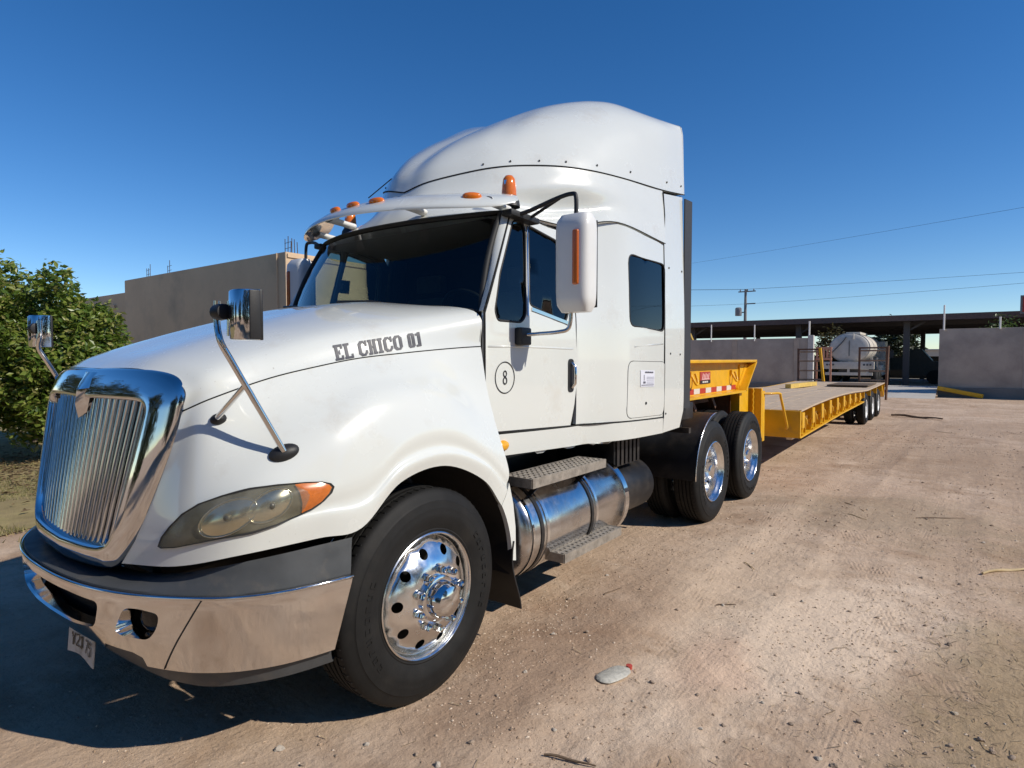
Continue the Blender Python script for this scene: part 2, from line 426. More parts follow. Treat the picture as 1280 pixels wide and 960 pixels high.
    c = mixc(mul(tr, .16), c, (.30, .205, .14))
    L.new(c, b.inputs['Base Color'])
    def add(a, k1, d, k2):
        x = N.new('ShaderNodeMath'); x.operation = 'ADD'; L.new(mul(a, k1), x.inputs[0]); L.new(mul(d, k2), x.inputs[1]); return x.outputs[0]
    h = add(noise(7, 10, .70), .9, noise(45, 5, .7), .12)
    h2 = add(h, 1.0, st, .35); h2 = add(h2, 1.0, tr, .07); h3 = add(h2, 1.0, st2, .35)
    bp = N.new('ShaderNodeBump'); bp.inputs['Strength'].default_value = .75; bp.inputs['Distance'].default_value = .045
    L.new(h3, bp.inputs['Height']); L.new(bp.outputs['Normal'], b.inputs['Normal'])
    return m
DIRT = dirt_mat()
mb = MB(); mb.grid(np.stack([XX, YY, ZZ], -1).tolist())
ground = mb.build('ground', DIRT, None, smooth=180, recalc=False); kind(ground, 'structure')
# concrete apron in the gateway
PAD = mat('concrete_apron', (.46, .43, .38), .9, var=.1, vscale=1.5, bump=.1, bscale=30)
kind(MB().grid([[(x, y, z) for x in (-3.0, 2.27)] for y, z in ((28.9, -.02), (31.2, .33), (34.4, .33), (35.4, .03), (62, .03))]).build('concrete_apron', PAD, None, smooth=0), 'structure')
# lawn by the shrubs
LAWN = mat('dry_lawn', (.29, .235, .10), .95, var=.35, vscale=3, bump=.5, bscale=30, dirt=(.27, .20, .11), dscale=2.0, dlo=.42, dhi=.7)
edge = [(-4.0+.35*math.sin(i*1.3)+.2*math.sin(i*3.1), -7+i*.55) for i in range(24)]
lw = sheet(edge+[(-30, 6), (-30, -7)], [], lambda x, y: (x, y, float(gz(x, y))+.014), .5)
lawn = lw.build('lawn', LAWN, None, smooth=180, out=(0, 0, -5)); kind(lawn, 'structure')
bl = MB()
for i in range(26000):
    if i < 19000:
        x = -4.0-abs(random.gauss(0, 2.0)); y = random.uniform(-2.2, 2.6)
    else: x = random.uniform(-11, -3.6); y = random.uniform(-3, 5)
    if vnoise(np.array(x*1.3), np.array(y*1.3), 9) < .25: continue
    z = float(gz(x, y)) if i % 4 == 0 else .0
    h = random.uniform(.02, .075); a = random.uniform(0, 6.28); w = .006
    lx, ly = random.gauss(0, .025), random.gauss(0, .025); b = len(bl.v)
    bl.v += [(x-w*math.cos(a), y-w*math.sin(a), z), (x+w*math.cos(a), y+w*math.sin(a), z), (x+lx, y+ly, z+h)]; bl.f.append((b, b+1, b+2))
def leafmat(name, cols, rough=.45, trans=.35):
    m = bpy.data.materials.new(name); m.use_nodes = True; nt = m.node_tree; N = nt.nodes; L = nt.links
    b = N['Principled BSDF']; b.inputs['Roughness'].default_value = rough
    g = N.new('ShaderNodeNewGeometry'); r = N.new('ShaderNodeValToRGB'); cr_ = r.color_ramp
    while len(cr_.elements) < len(cols): cr_.elements.new(.5)
    for i, c in enumerate(cols): cr_.elements[i].position = i/(len(cols)-1); cr_.elements[i].color = (*c, 1)
    L.new(g.outputs['Random Per Island'], r.inputs['Fac']); L.new(r.outputs['Color'], b.inputs['Base Color'])
    t = N.new('ShaderNodeBsdfTranslucent'); L.new(r.outputs['Color'], t.inputs['Color'])
    mx = N.new('ShaderNodeMixShader'); mx.inputs[0].default_value = trans; L.new(b.outputs[0], mx.inputs[1]); L.new(t.outputs[0], mx.inputs[2])
    L.new(mx.outputs[0], N['Material Output'].inputs[0]); return m
GRASS = leafmat('grass_blades', [(.10, .12, .03), (.22, .20, .07), (.34, .27, .13)], .7, .2)
go_ = bl.build('grass', GRASS, None, smooth=0, recalc=False); kind(go_, 'stuff')
# ================================================================== the white road tractor
TR = thing('semi_truck', 'white conventional semi truck tractor with sleeper cab and chrome grille parked on dirt', 'truck', (0, 2.0, 0))

# ------------------------------------------------ hood with fenders
def nose(x, z): return -1.035+.16*(z-1.47)+.12*x*x+.10*x**4
HN = [
 [(x, nose(x, z)+.004, z) for x, z in ((.475,.825),(.537,.92),(.585,1.03),(.644,1.20),(.680,1.33),(.700,1.46),(.687,1.56),(.43,1.630),(0,1.632))],
 [(.80,-1.03,.86),(.82,-1.015,.95),(.84,-.99,1.06),(.84,-.945,1.22),(.82,-.90,1.38),(.785,-.86,1.515),(.72,-.84,1.63),(.40,-.87,1.695),(0,-.88,1.695)],
 [(1.02,-.89,.91),(1.035,-.875,1.0),(1.035,-.84,1.12),(.99,-.76,1.29),(.91,-.68,1.45),(.835,-.64,1.59),(.73,-.6,1.715),(.40,-.60,1.79),(0,-.6,1.795)],
 [(1.13,-.61,.93),(1.14,-.60,1.02),(1.14,-.58,1.15),(1.095,-.52,1.36),(.98,-.44,1.52),(.875,-.42,1.64),(.76,-.4,1.775),(.40,-.4,1.852),(0,-.4,1.858)],
 [(1.18,-.425,.94),(1.185,-.40,1.03),(1.18,-.36,1.2),(1.125,-.30,1.45),(1.0,-.25,1.58),(.90,-.2,1.678),(.79,-.2,1.82),(.40,-.2,1.908),(0,-.2,1.915)],
 [(1.19,-.20,1.106),(1.20,-.19,1.17),(1.19,-.13,1.32),(1.135,-.08,1.49),(1.02,-.02,1.60),(.93,.03,1.702),(.83,.03,1.86),(.40,.02,1.965),(0,0,1.975)],
 [(1.19,.10,1.14),(1.20,.11,1.20),(1.19,.14,1.33),(1.135,.17,1.48),(1.03,.2,1.60),(.955,.25,1.722),(.87,.25,1.895),(.41,.22,2.002),(0,.2,2.012)],
 [(1.19,.40,1.02),(1.20,.41,1.09),(1.19,.42,1.2),(1.135,.42,1.36),(1.045,.43,1.53),(.985,.45,1.738),(.91,.45,1.93),(.42,.42,2.02),(0,.42,2.035)],
 [(1.19,.56,.85),(1.195,.60,.92),(1.19,.625,1.05),(1.12,.585,1.33),(1.06,.585,1.53),(1.015,.59,1.747),(.955,.60,1.955),(.43,.50,2.01),(0,.50,2.03)],
]
# a flare band round the wheel arches: an extra row of the net
for i_, st_ in enumerate(HN):
    a_, b_ = np.array(st_[1]), np.array(st_[2]); k_ = [0, .001, .002, .005, .008, .010, .010, .009, .004][i_]
    q_ = a_+(b_-a_)*.30; q_[0] -= k_
    st_[1] = (a_[0]+k_*.45, a_[1], a_[2]); st_.insert(2, tuple(q_))
SUBH = 8
HG = cgrid(HN, SUBH, SUBH)
full = np.concatenate([HG, (HG[:, -2::-1])*np.array([-1, 1, 1])], 1)
mb = MB().grid(full)
hood = mb.build('hood', WHITE, TR, solid=.022, smooth=180, out=(0, 0, 1.0))
HB = bvh(hood)
seamL = HG[:, 6*SUBH]
for s in (1, -1):
    MB().tube([(p[0]*s+.0015*s, p[1], p[2]+.001) for p in seamL], .0028, 6).build('panel_gap', GAP, hood, smooth=180)
# fender extension behind the front wheel, wheel well liner, mud flap
def arch(a, r=.638): return (.02+r*math.cos(a), .51+r*math.sin(a))
for s in (1, -1):
    inner = [arch(R(t)) for t in range(32, -1, -4)]
    outer = [(.625, .985), (.665, .85), (.69, .70), (.70, .55)]
    outline = inner+[(.665, .50), (.70, .50)]+outer[::-1][1:]
    m_ = sheet([(p[0], p[1]) for p in inner]+[(.695, .50)]+[(.69, .70), (.668, .84), (.63, .965), (.60, .90)], [], lambda y, z: (s*(1.192), y, z), .06)
    m_.build('fender_extension', WHITE, TR, solid=.03, out=(0, .6, .8), smooth=60)
    ln = MB()
    rows = []
    for t in np.linspace(R(-8), R(150), 26):
        y, z = arch(t, .655); xo = 1.165 if t < R(125) else 1.165-.10*(t-R(125))/R(25)
        rows.append([(s*.50, y, z), (s*.85, y, z), (s*xo, y, z)])
    ln.grid(rows); ln.build('wheel_well_liner', BLACK, TR, smooth=60)
    fl = MB(); fl.grid([[(s*.80, .70+.03*math.sin(z*9), z), (s*1.0, .715+.03*math.sin(z*9), z), (s*1.20, .70+.045*math.sin(z*9), z)] for z in np.linspace(.20, .62, 9)])
    fl.build('mud_flap', BLACK, TR, solid=.008, smooth=60)

# ------------------------------------------------ grille
gout = [(0,1.632),(.25,1.634),(.45,1.630),(.59,1.612),(.67,1.577),(.702,1.525),(.700,1.46),(.678,1.32),(.626,1.15),(.565,.98),(.50,.865),(.44,.808),(.33,.786),(0,.770)]
gin = [(0,1.492),(.22,1.498),(.40,1.498),(.49,1.494),(.53,1.482),(.546,1.455),(.543,1.42),(.526,1.31),(.50,1.15),(.466,.99),(.437,.927),(.40,.900),(.30,.887),(0,.875)]
go = cr(np.array(gout), 6); gi = cr(np.array(gin), 6)
def sweep_ring(o, i, prof):
    rows = []
    for t, d in prof:
        rows.append([(o[k][0]*(1-t)+i[k][0]*t, 0, o[k][1]*(1-t)+i[k][1]*t, d) for k in range(len(o))])
    R3 = []
    for r in rows:
        h = [(x, nose(x, z)-d, z) for x, _, z, d in r]
        R3.append(h+[(-p[0], p[1], p[2]) for p in h[-2:0:-1]])
    return R3
gs = MB().grid(sweep_ring(go, gi, [(0, -.06), (0, -.010), (.03, .004), (.12, .016), (.35, .030), (.62, .040), (.84, .046), (.93, .043), (.98, .032), (1.0, .012), (1.0, -.06)]), close=True)
gs.build('grille_surround', CHROME, TR, smooth=60)
# backing behind the bars
bk = sheet([tuple(p) for p in gi]+[(-p[0], p[1]) for p in gi[-2:0:-1]], [], lambda x, z: (x, nose(x, z)+.045, z), .08)
bk.build('grille_backing', BLACK, TR)
def gin_half(z):        # half width of the opening at height z
    b = 0
    for k in range(len(gi)-1):
        z0, z1 = gi[k][1], gi[k+1][1]
        if min(z0, z1) <= z <= max(z0, z1) and abs(z1-z0) > 1e-9:
            b = max(b, gi[k][0]+(gi[k+1][0]-gi[k][0])*(z-z0)/(z1-z0))
    return b
NB = 20
for k in range(NB):
    u = (k+.5)/NB*2-1
    def bx(z): return u*(.447+(z-.88)*.168)
    zt = 1.497 if abs(u) < .93 else 1.47
    zb = .873+.012*abs(u)+(.02 if abs(u) > .93 else 0)
    zs = np.linspace(zb, zt, 12)
    w0 = .0175
    rows = []
    for z in zs:
        x = bx(z); w = w0*(.72+.28*(z-.88)/.6); y = nose(x, z)
        rows.append([(x+w*a, y+d, z) for a, d in ((-.5, .05), (-.62, .022), (-.58, .002), (-.40, -.008), (.0, -.011), (.40, -.008), (.58, .002), (.62, .022), (.5, .05))])
    MB().grid(rows).build('grille_bar', CHROME, TR, smooth=70)
# V crest with emblem on the top of the surround
cr_ = MB()
def cp(x, z, d): return (x, nose(x, z)-d, z)
rows = [[cp(-.10, 1.612, .014), cp(-.05, 1.614, .020), cp(0, 1.616, .026), cp(.05, 1.614, .020), cp(.10, 1.612, .014)],
        [cp(-.085, 1.545, .037), cp(-.042, 1.54, .048), cp(0, 1.535, .066), cp(.042, 1.54, .048), cp(.085, 1.545, .037)],
        [cp(-.060, 1.492, .030), cp(-.03, 1.48, .044), cp(0, 1.47, .064), cp(.03, 1.48, .044), cp(.060, 1.492, .030)],
        [cp(-.020, 1.43, .018), cp(-.010, 1.42, .026), cp(0, 1.405, .042), cp(.010, 1.42, .026), cp(.020, 1.43, .018)]]
cr_.grid(rows); crest = cr_.build('grille_crest', CHROME, TR, solid=.02, smooth=30, out=(0, 0, 1.5))
# ------------------------------------------------ bumper
PB = np.array([(0,-1.22),(.2,-1.213),(.4,-1.188),(.58,-1.14),(.75,-1.065),(.9,-.97),(1.0,-.88),(1.08,-.76),(1.13,-.62),(1.165,-.46)])
PBf = cr(PB, 10); PBL = np.r_[0, np.cumsum(np.linalg.norm(np.diff(PBf, axis=0), axis=1))]
def plan(s_):
    a = abs(s_); x = np.interp(a, PBL, PBf[:, 0]); y = np.interp(a, PBL, PBf[:, 1])
    return (math.copysign(x, s_), y)
def s_of_x(x): return float(np.interp(x, PBf[:, 0], PBL))
def bmap(inset=0.):
    def f(s_, z):
        x, y = plan(s_)
        k = max(0, 1-(x/.85)**2)*.085*min(1, max(0, (.58-z)/.2))
        bul = .022*(z-.44)/.30-.010*max(0, (z-.725)/.02)**2*.4
        x2, y2 = plan(s_+.01 if s_ >= 0 else s_-.01); t = Vector((x2-x, y2-y)).normalized()
        nx, ny = (t.y, -t.x) if s_ >= 0 else (-t.y, t.x)
        return (x+nx*(bul-inset), y+k+ny*(bul-inset), z)
    return f
SE = PBL[-1]-.0
sx = s_of_x
def symm(h): return [h, [(-a, b) for a, b in h]]
cen = rnd([(-sx(.47), .69), (-sx(.43), .575), (-.25, .555), (.25, .555), (sx(.43), .575), (sx(.47), .69), (.25, .70), (-.25, .70)], .035)
fog = rnd([(sx(.545), .585), (sx(.60), .685), (sx(.66), .69), (sx(.75), .675), (sx(.735), .61), (sx(.695), .56), (sx(.57), .565)], .03)
ends = [(SE-.015, .735), (SE-.09, .45)]
tow = [(sx(.655), .43), (sx(.645), .475), (sx(.60), .492), (sx(.44), .50), (sx(.425), .475)]
bot = [(SE-.09, .44), (sx(.9), .437)]+[(a, max(.437, b)) for a, b in tow]+[(.30, .487), (0, .50)]
half = [(0, .745), (.3, .745), (sx(.9), .747), (SE-.012, .742)]+bot
outline = half + [(-a, b) for a, b in half[-2:0:-1]]
chm = sheet(outline, [cen]+symm(fog), bmap(), .03)
chb = chm.build('bumper', CHROMED, TR, solid=.012, smooth=60, out=(0, -.3, .55))
# seams between the corner pieces and the middle
for s in (1, -1):
    f = bmap(-.002)
    MB().tube([f(s*(sx(.9)+(sx(.74)-sx(.9))*t), .742-.30*t) for t in np.linspace(0, 1, 10)], .003, 6).build('panel_gap', GAP, chb, smooth=180)
# grey shelf above, grey valance below
rows = []
for s_ in np.linspace(-SE+.01, SE-.01, 90):
    x, y = plan(s_); ax = abs(x)
    zt = float(np.interp(ax, [0, .48, .67, .8, 1.02, 1.13, 1.17], [.752, .765, .795, .82, .872, .895, .90]))
    ins = float(np.interp(ax, [0, .5, .8, 1.0, 1.17], [.17, .14, .06, .02, .0]))
    yi = y+max(ins, .02)
    rows.append([(x*1.003, y-.002, .740), (x*1.006, y-.010, .748), (x*1.006, y-.008, .757), (x*.995, y+(yi-y)*.25, .758+(zt-.758)*.35), (x*.99, y+(yi-y)*.6, .758+(zt-.758)*.75), (x*.985, yi, zt), (x*.965, yi+.03, zt-.01)])
MB().grid(rows).build('bumper_top_cover', GREYP, TR, smooth=50)
rows = []
f = bmap(.022)
for s_ in np.linspace(-SE+.095, SE-.095, 90):
    ax = abs(plan(s_)[0]); zb = float(np.interp(ax, [0, .4, .7, .9, 1.2], [.43, .40, .362, .355, .37]))
    zt = float(np.interp(ax, [0, .3, .42, .45, .63, .66, .9, 1.2], [.51, .495, .49, .505, .495, .445, .445, .455]))
    r_ = []
    for t in (0, .2, .5, .8, 1.0):
        z = zt+(zb-zt)*t; p = f(s_, z); r_.append((p[0]*(1-.012*t), p[1]+.02*t*t, z))
    r_.append((r_[-1][0]*.96, r_[-1][1]+.06, zb+.015)); rows.append(r_)
MB().grid(rows).build('bumper_valance', GREYP, TR, smooth=50, solid=.004)
f = bmap(-.002)
MB().tube([f(s_, .743) for s_ in np.linspace(-SE+.012, SE-.012, 70)], .008, 10).build('bumper_trim', CHROME, TR, smooth=180)
# dark box behind the openings, fog lamps, tow pins
MB().grid([[bmap(.10)(s_, z) for s_ in np.linspace(-1.05, 1.05, 30)] for z in (.44, .60, .735)]).build('bumper_backing', GAP, TR)
for s in (1, -1):
    c = bmap(.055)(s*sx(.67), .625)
    M_ = Matrix.Translation(Vector(c)) @ Matrix.Rotation(s*R(24), 4, 'Z')
    o = MB().add(MB().lathe([(-.01, .0), (-.012, .03), (-.006, .045), (.0, .052), (.05, .045)], axis='y', n=20), M_)
    o.build('fog_lamp', glass('lamp_glass', (.8, .8, .78)), TR, smooth=60)
    # chrome lips round the fog opening
    lp = resamp(fog, .03); fi = bmap(.0); fo = bmap(.055)
    MB().grid([[fi(s*a, b) for a, b in lp], [fo(s*(sx(.655)+(a-sx(.655))*.8), .625+(b-.625)*.82) for a, b in lp]], close=True).build('fog_lamp_bezel', CHROMED, TR, smooth=60)
lp = resamp(cen, .03); fi = bmap(.0); fo = bmap(.06)
MB().grid([[fi(a, b) for a, b in lp], [fo(a*.97, .63+(b-.63)*.82) for a, b in lp]], close=True).build('intake_lip', CHROMED, TR, smooth=60)
# licence plate hanging bent below the bumper
PLM = mat('licence_plate', (.50, .49, .46), .5, var=.12, vscale=30, dirt=(.2, .17, .13), dscale=15)
def pl(u, v):   # u 0..1 across, v 0..1 down
    return (.02+.25*u, -1.150-.012*v+.008*math.sin(u*4)+.02*u, .485-.135*v-.012*u+.006*math.sin(u*5)*v)
plate = MB().grid([[pl(u, v) for u in np.linspace(0, 1, 13)] for v in np.linspace(0, 1, 7)]).build('licence_plate', PLM, TR, solid=.004, smooth=60)
# ------------------------------------------------ block lettering
GL = {
'E': ["#########","#########"," ###   ##"," ###   ##"," ###     "," ### #   "," #####   "," #####   "," ### #   "," ###     "," ###   ##"," ###   ##","#########","#########"],
'L': ["######   ","######   "," ###     "," ###     "," ###     "," ###     "," ###     "," ###     "," ###     "," ###     "," ###   ##"," ###   ##","#########","#########"],
'C': ["  #### ##"," ########","####  ###","###    ##","###    ##","###      ","###      ","###      ","###      ","###    ##","###    ##","####  ###"," ####### ","  #####  "],
'H': ["#### ####","#### ####"," ### ### "," ### ### "," ### ### "," ### ### "," ####### "," ####### "," ### ### "," ### ### "," ### ### "," ### ### ","#### ####","#### ####"],
'I': ["#####","#####"," ### "," ### "," ### "," ### "," ### "," ### "," ### "," ### "," ### "," ### ","#####","#####"],
'O': ["  #####  "," ####### ","####  ###","###   ###","###   ###","###   ###","###   ###","###   ###","###   ###","###   ###","###   ###","####  ###"," ####### ","  #####  "],
'0': [" ##### ","#######","### ###","### ###","### ###","### ###","### ###","### ###","### ###","### ###","### ###","### ###","#######"," ##### "],
'1': ["  ###","#####","#####","  ###","  ###","  ###","  ###","  ###","  ###","  ###","  ###","  ###","#####","#####"],
'2': [" ##### ","##   ##","     ##","     ##","    ## ","   ##  ","  ##   "," ##    ","##     ","#######"],
'7': ["#######","     ##","     ##","    ## ","    ## ","   ##  ","   ##  ","  ##   ","  ##   ","  ##   "],
'5': ["#######","##     ","##     ","###### ","     ##","     ##","     ##","     ##","##   ##"," ##### "],
'Y': ["##   ##","##   ##"," ## ## "," ## ## ","  ###  ","  ###  ","  ###  ","  ###  ","  ###  ","  ###  "],
' ': ["    "]*14}
def text_cells(txt, gap=1):
    W_ = sum(len(GL[c][0])+gap for c in txt)-gap; x0 = 0; out = []
    for c in txt:
        g = GL[c]; h = len(g)
        for i, row in enumerate(g):
            for j, ch in enumerate(row):
                if ch == '#': out.append(((x0+j)/W_, i/h, (x0+j+1)/W_, (i+1)/h))
        x0 += len(g[0])+gap
    return out
def text_mesh(txt, fmap, gap=1):
    mb = MB(); idx = {}
    def vid(u, v):
        k = (round(u, 5), round(v, 5))
        if k not in idx: idx[k] = len(mb.v); mb.v.append(tuple(fmap(u, v)))
        return idx[k]
    for (u0, v0, u1, v1) in text_cells(txt, gap):
        mb.f.append((vid(u0, v1), vid(u1, v1), vid(u1, v0), vid(u0, v0)))
    return mb
def hoodtxt(u, v):
    # photo corners of the lettering
    a = np.array((415.5, 432)); b = np.array((524, 415)); c = np.array((527, 432.5)); d = np.array((420, 451.5))
    p = (a*(1-u)+b*u)*(1-v)+(d*(1-u)+c*u)*v
    q, n = shoot(HB, *p); return q+n*.003
text_mesh('EL CHICO 01', hoodtxt).build('lettering', LETTER, hood, recalc=False)
text_mesh('Y21 75', lambda u, v: tuple(np.array(pl(.12+.76*u, .32+.42*v))+np.array((0, -.004, 0)))).build('lettering', BLACK, plate, recalc=False)

# ------------------------------------------------ headlights (outline traced on the fender)
HL = [(202,682),(206,671),(216,658),(232,642),(252,630),(280,621),(312,613),(345,607.5),(378,604),(400,603),(411,605),(415,609),(412,616),(402,626),(388,636),(370,645),(345,655),(315,664),(282,671),(250,678),(222,683.5),(206,684.5)]
hc = np.mean(np.array(HL), 0)
HLr = resamp(HL, 7)
def lens(poly, bulge, base, k=7):
    c = np.mean(np.array(poly), 0); rows = []
    for t in np.linspace(1, 0.02, k):
        r_ = []
        for p in poly:
            q, n = shoot(HB, *(c+(np.array(p)-c)*t)); r_.append(tuple(q+n*(base+bulge*(1-t**2.5))))
        rows.append(r_)
    return MB().grid(rows, close=True)
DIRTYL = bpy.data.materials.new('yellowed_headlight_lens')
def mk_lens():
    m = DIRTYL; m.use_nodes = True; nt = m.node_tree; N = nt.nodes; L = nt.links
    b = N['Principled BSDF']; b.inputs['Base Color'].default_value = (.42, .40, .32, 1); b.inputs['Roughness'].default_value = .22
    b.inputs['Coat Weight'].default_value = .4
    t = N.new('ShaderNodeBsdfTransparent'); t.inputs[0].default_value = (.90, .875, .76, 1)
    mx = N.new('ShaderNodeMixShader'); n = N.new('ShaderNodeTexNoise'); n.inputs['Scale'].default_value = 9
    tc = N.new('ShaderNodeTexCoord'); L.new(tc.outputs['Object'], n.inputs['Vector'])
    mr = N.new('ShaderNodeMapRange'); mr.inputs['From Min'].default_value = .3; mr.inputs['From Max'].default_value = .7
    mr.inputs['To Min'].default_value = .14; mr.inputs['To Max'].default_value = .34
    L.new(n.outputs['Fac'], mr.inputs['Value']); L.new(mr.outputs['Result'], mx.inputs[0])
    L.new(t.outputs[0], mx.inputs[1]); L.new(b.outputs[0], mx.inputs[2])
    L.new(mx.outputs[0], N['Material Output'].inputs[0])
mk_lens()
base = lens(HLr, 0, .003); lensm = lens(HLr, .022, .008)
rim = []
for off, hh in ((0, .0005), (0, .009), (-2.2, .011), (-3.0, .004)):
    r_ = []
    for p in HLr:
        d = (np.array(p)-hc); d = d/np.linalg.norm(d); q, n = shoot(HB, *(np.array(p)-d*off*-1*-1)); r_.append(tuple(q+n*hh))
    rim.append(r_)
HOUS = mat('headlight_housing', (.10, .095, .078), .4, metal=.3, var=.3, vscale=20)
REFL = mat('headlight_reflector', (.78, .75, .66), .2, metal=1)
amb = [(368,606),(378,604.5),(400,603.5),(410,605.5),(413.5,609),(410,616),(401,625.5),(388,634.5),(376,641),(377,628),(374,616)]
ambm = lens(resamp(amb, 6), .008, .012, 5)
bowls = []
for (cx, cy, rx, ry) in ((286, 647, 36, 23), (338, 632, 27, 21)):
    bowls.append(lens([(cx+rx*math.cos(2*math.pi*k/24)-.25*ry*math.sin(2*math.pi*k/24), cy-rx*.25*math.cos(2*math.pi*k/24)+ry*math.sin(2*math.pi*k/24)) for k in range(24)], .013, .004, 6))
for s in (1, -1):
    f = (lambda m: m) if s == 1 else (lambda m: m.mirror())
    h = f(base).build('headlight', HOUS, TR, smooth=180, solid=.004)
    for b_ in bowls:
        f(b_).build('reflector_bowl', REFL, h, smooth=180)
        lp_ = [Vector(p)+Vector((.004, -.004, .001)) for p in b_.v[:24]]
        f(MB().tube(lp_+[lp_[0]], .0028, 6, caps=False)).build('reflector_ring', REFL, h, smooth=180)
        mid_ = Vector(b_.v[-1]); nn_ = Vector((.6, -.75, .2))
        f(MB().add(MB().lathe([(0, .016), (.008, .015), (.013, .008), (.014, .001)], (0, 0, 0), 'z', 14), Matrix.Translation(mid_) @ nn_.to_track_quat('Z', 'Y').to_matrix().to_4x4())).build('bulb_shield', HOUS, h, smooth=60)
    f(ambm).build('turn_signal', mat('turn_signal_lens', (.56, .155, .03), .2, coat=.4, var=.12, vscale=60), h, smooth=180)
    f(lensm).build('lens', DIRTYL, h, smooth=180)
    f(MB().grid(rim, close=True)).build('bezel', SEAL, h, smooth=60)

# ------------------------------------------------ hood mirrors
def hood_mirror(s):
    f = (lambda m: m) if s == 1 else (lambda m: m.mirror())
    P1, n1 = shoot(HB, 355, 566); P2, n2 = shoot(HB, 273, 524)
    K = Vector(atY(275, 427, -.95)); K2 = Vector(atY(271.5, 405, -.945)); K3 = Vector(atY(271.5, 376, -.945))
    F1 = P1+n1*.02; d = (K-F1)
    J = F1+d*.62
    a1 = [F1, F1+d*.3, J, F1+d*.85, F1+d*.96, K+(K2-K)*.25, K2, K3]
    root = f(MB().tube(cr([tuple(p) for p in a1], 4), .0125, 12)).build('hood_mirror', CHROMED, TR, smooth=60)
    f(MB().tube([P2+n2*.012, P2+n2*.03, J], .0115, 12)).build('brace', CHROMED, root, smooth=60)
    for P_, n_, ra, rb in ((P1, n1, .062, .036), (P2, n2, .032, .024)):
        q = n_.to_track_quat('Z', 'Y').to_matrix().to_4x4()
        yax = Vector((0, 1, 0)); yl = (q.inverted() @ yax); ang = math.atan2(yl.y, yl.x)
        M_ = Matrix.Translation(P_) @ q @ Matrix.Rotation(ang, 4, 'Z')
        b_ = MB()
        for k_ in range(1):
            prof = [(-.004, 1.0), (.006, .98), (.014, .82), (.021, .55), (.025, .25), (.0255, .01)]
            rows = [[tuple(M_ @ Vector((ra*r_*math.cos(t), rb*r_*math.sin(t), h_))) for t in np.linspace(0, 2*math.pi, 24, endpoint=False)] for h_, r_ in prof]
            b_.grid(rows, close=True)
        f(b_).build('foot', BLACK, root, smooth=60)
    # head: chrome shell with a flat glass facing the driver
    c = Vector(atY(304, 394, -.915)); hw, hh, dp = .066, .093, .080
    rows = []
    for v, k in ((-1, .0), (-.99, .90), (-.93, .97), (0, 1.0), (.93, .97), (.99, .90), (1, .0)):
        row = []
        for t in np.linspace(-1, 1, 15):
            row.append((c.x+t*hw*(.97+.03*k), c.y+.035-dp*k*(max(0, 1-abs(t)**3.2))**.5, c.z+v*hh))
        rows.append(row)
    Mr = Matrix.Translation(c) @ Matrix.Rotation(R(-8), 4, 'Z') @ Matrix.Translation(-c)
    sh = MB().grid(rows)
    f(MB().add(sh, Mr)).build('mirror_head', CHROME, root, smooth=50)
    f(MB().add(MB().box(c.x+hw*.92, c.x+hw*1.07, c.y-.004, c.y+.036, c.z-hh*.97, c.z+hh*.97), Mr)).build('mirror_cap', BLACK, root, bevel=.012)
    f(MB().add(MB().box(c.x-hw, c.x+hw, c.y+.035, c.y+.047, c.z-hh, c.z+hh), Mr)).build('mirror_glass', BLACKG, root, bevel=.003)
    f(MB().add(MB().lathe([(-.03, .0), (-.03, .030), (.03, .030), (.03, 0)], tuple(Vector(atY(276, 390, -.955))), 'x', 14))).build('clamp', BLACK, root, bevel=.006)
    f(MB().tube([Vector(atY(286.5, 376, -.935)), Vector(atY(286.5, 420, -.935))], .0085, 10)).build('pivot_rod', CHROME, root, smooth=60)
for s in (1, -1): hood_mirror(s)
# ------------------------------------------------ cab and sleeper
XY = np.array([(.3,1.025),(.6,1.028),(1.0,1.03),(1.4,1.03),(1.62,1.032),(1.75,1.045),(1.88,1.075),(2.0,1.11),(2.12,1.143),(2.25,1.165),(2.45,1.18),(2.86,1.19),(3.4,1.197)])
XYf = cr(XY, 8)
def Xside(y, z):
    b = float(np.interp(y, XYf[:, 0], XYf[:, 1]))
    d = float(np.interp(y, [1.4, 1.9, 2.2], [.105, .05, .018]))
    t = max(0, (z-1.93)/.70); return b - d*t**1.15 - .012*max(0, (1.35-z)/.2)**2*.5
def on_side(px, py):
    x = 1.05
    for _ in range(12):
        p = atX(px, py, x); x = Xside(p[1], p[2])
    return (p[1], p[2])
def sidemap(s, off=0.): return lambda y, z: (s*(Xside(y, z)+off), y, z)
door_o = [on_side(*p) for p in [(607,391),(607.5,515),(621,539.5),(713,531.5),(718,505),(722,470)]]+[(1.632, 1.9), (1.632, 2.50), (1.56, 2.575), (1.30, 2.592), (1.03, 2.59), (.975, 2.56)]
vent_w = rnd([on_side(*p) for p in [(641,276),(653,277),(657,290),(657.5,394),(652,403),(622,400.5),(618.5,389),(625,342)]], .03)
main_w = rnd([on_side(660.5,282), (1.50, 2.50), (1.545, 2.44), (1.55, 2.0), (1.50, 1.93), on_side(662, 381)], .035)
slp_o = [(1.645, 1.205), (2.84, 1.178), (2.855, 2.652), (2.5, 2.672), (2.3, 2.69), (2.09, 2.707), (1.87, 2.675), (1.645, 2.61)]
slp_w = rnd([on_side(*p) for p in [(785.5,317),(831,331),(830.5,414.5),(787.5,407)]], .07)
hatch = rnd([on_side(*p) for p in [(785.5,451.5),(831.5,452.5),(829,518),(783,523)]], .07)
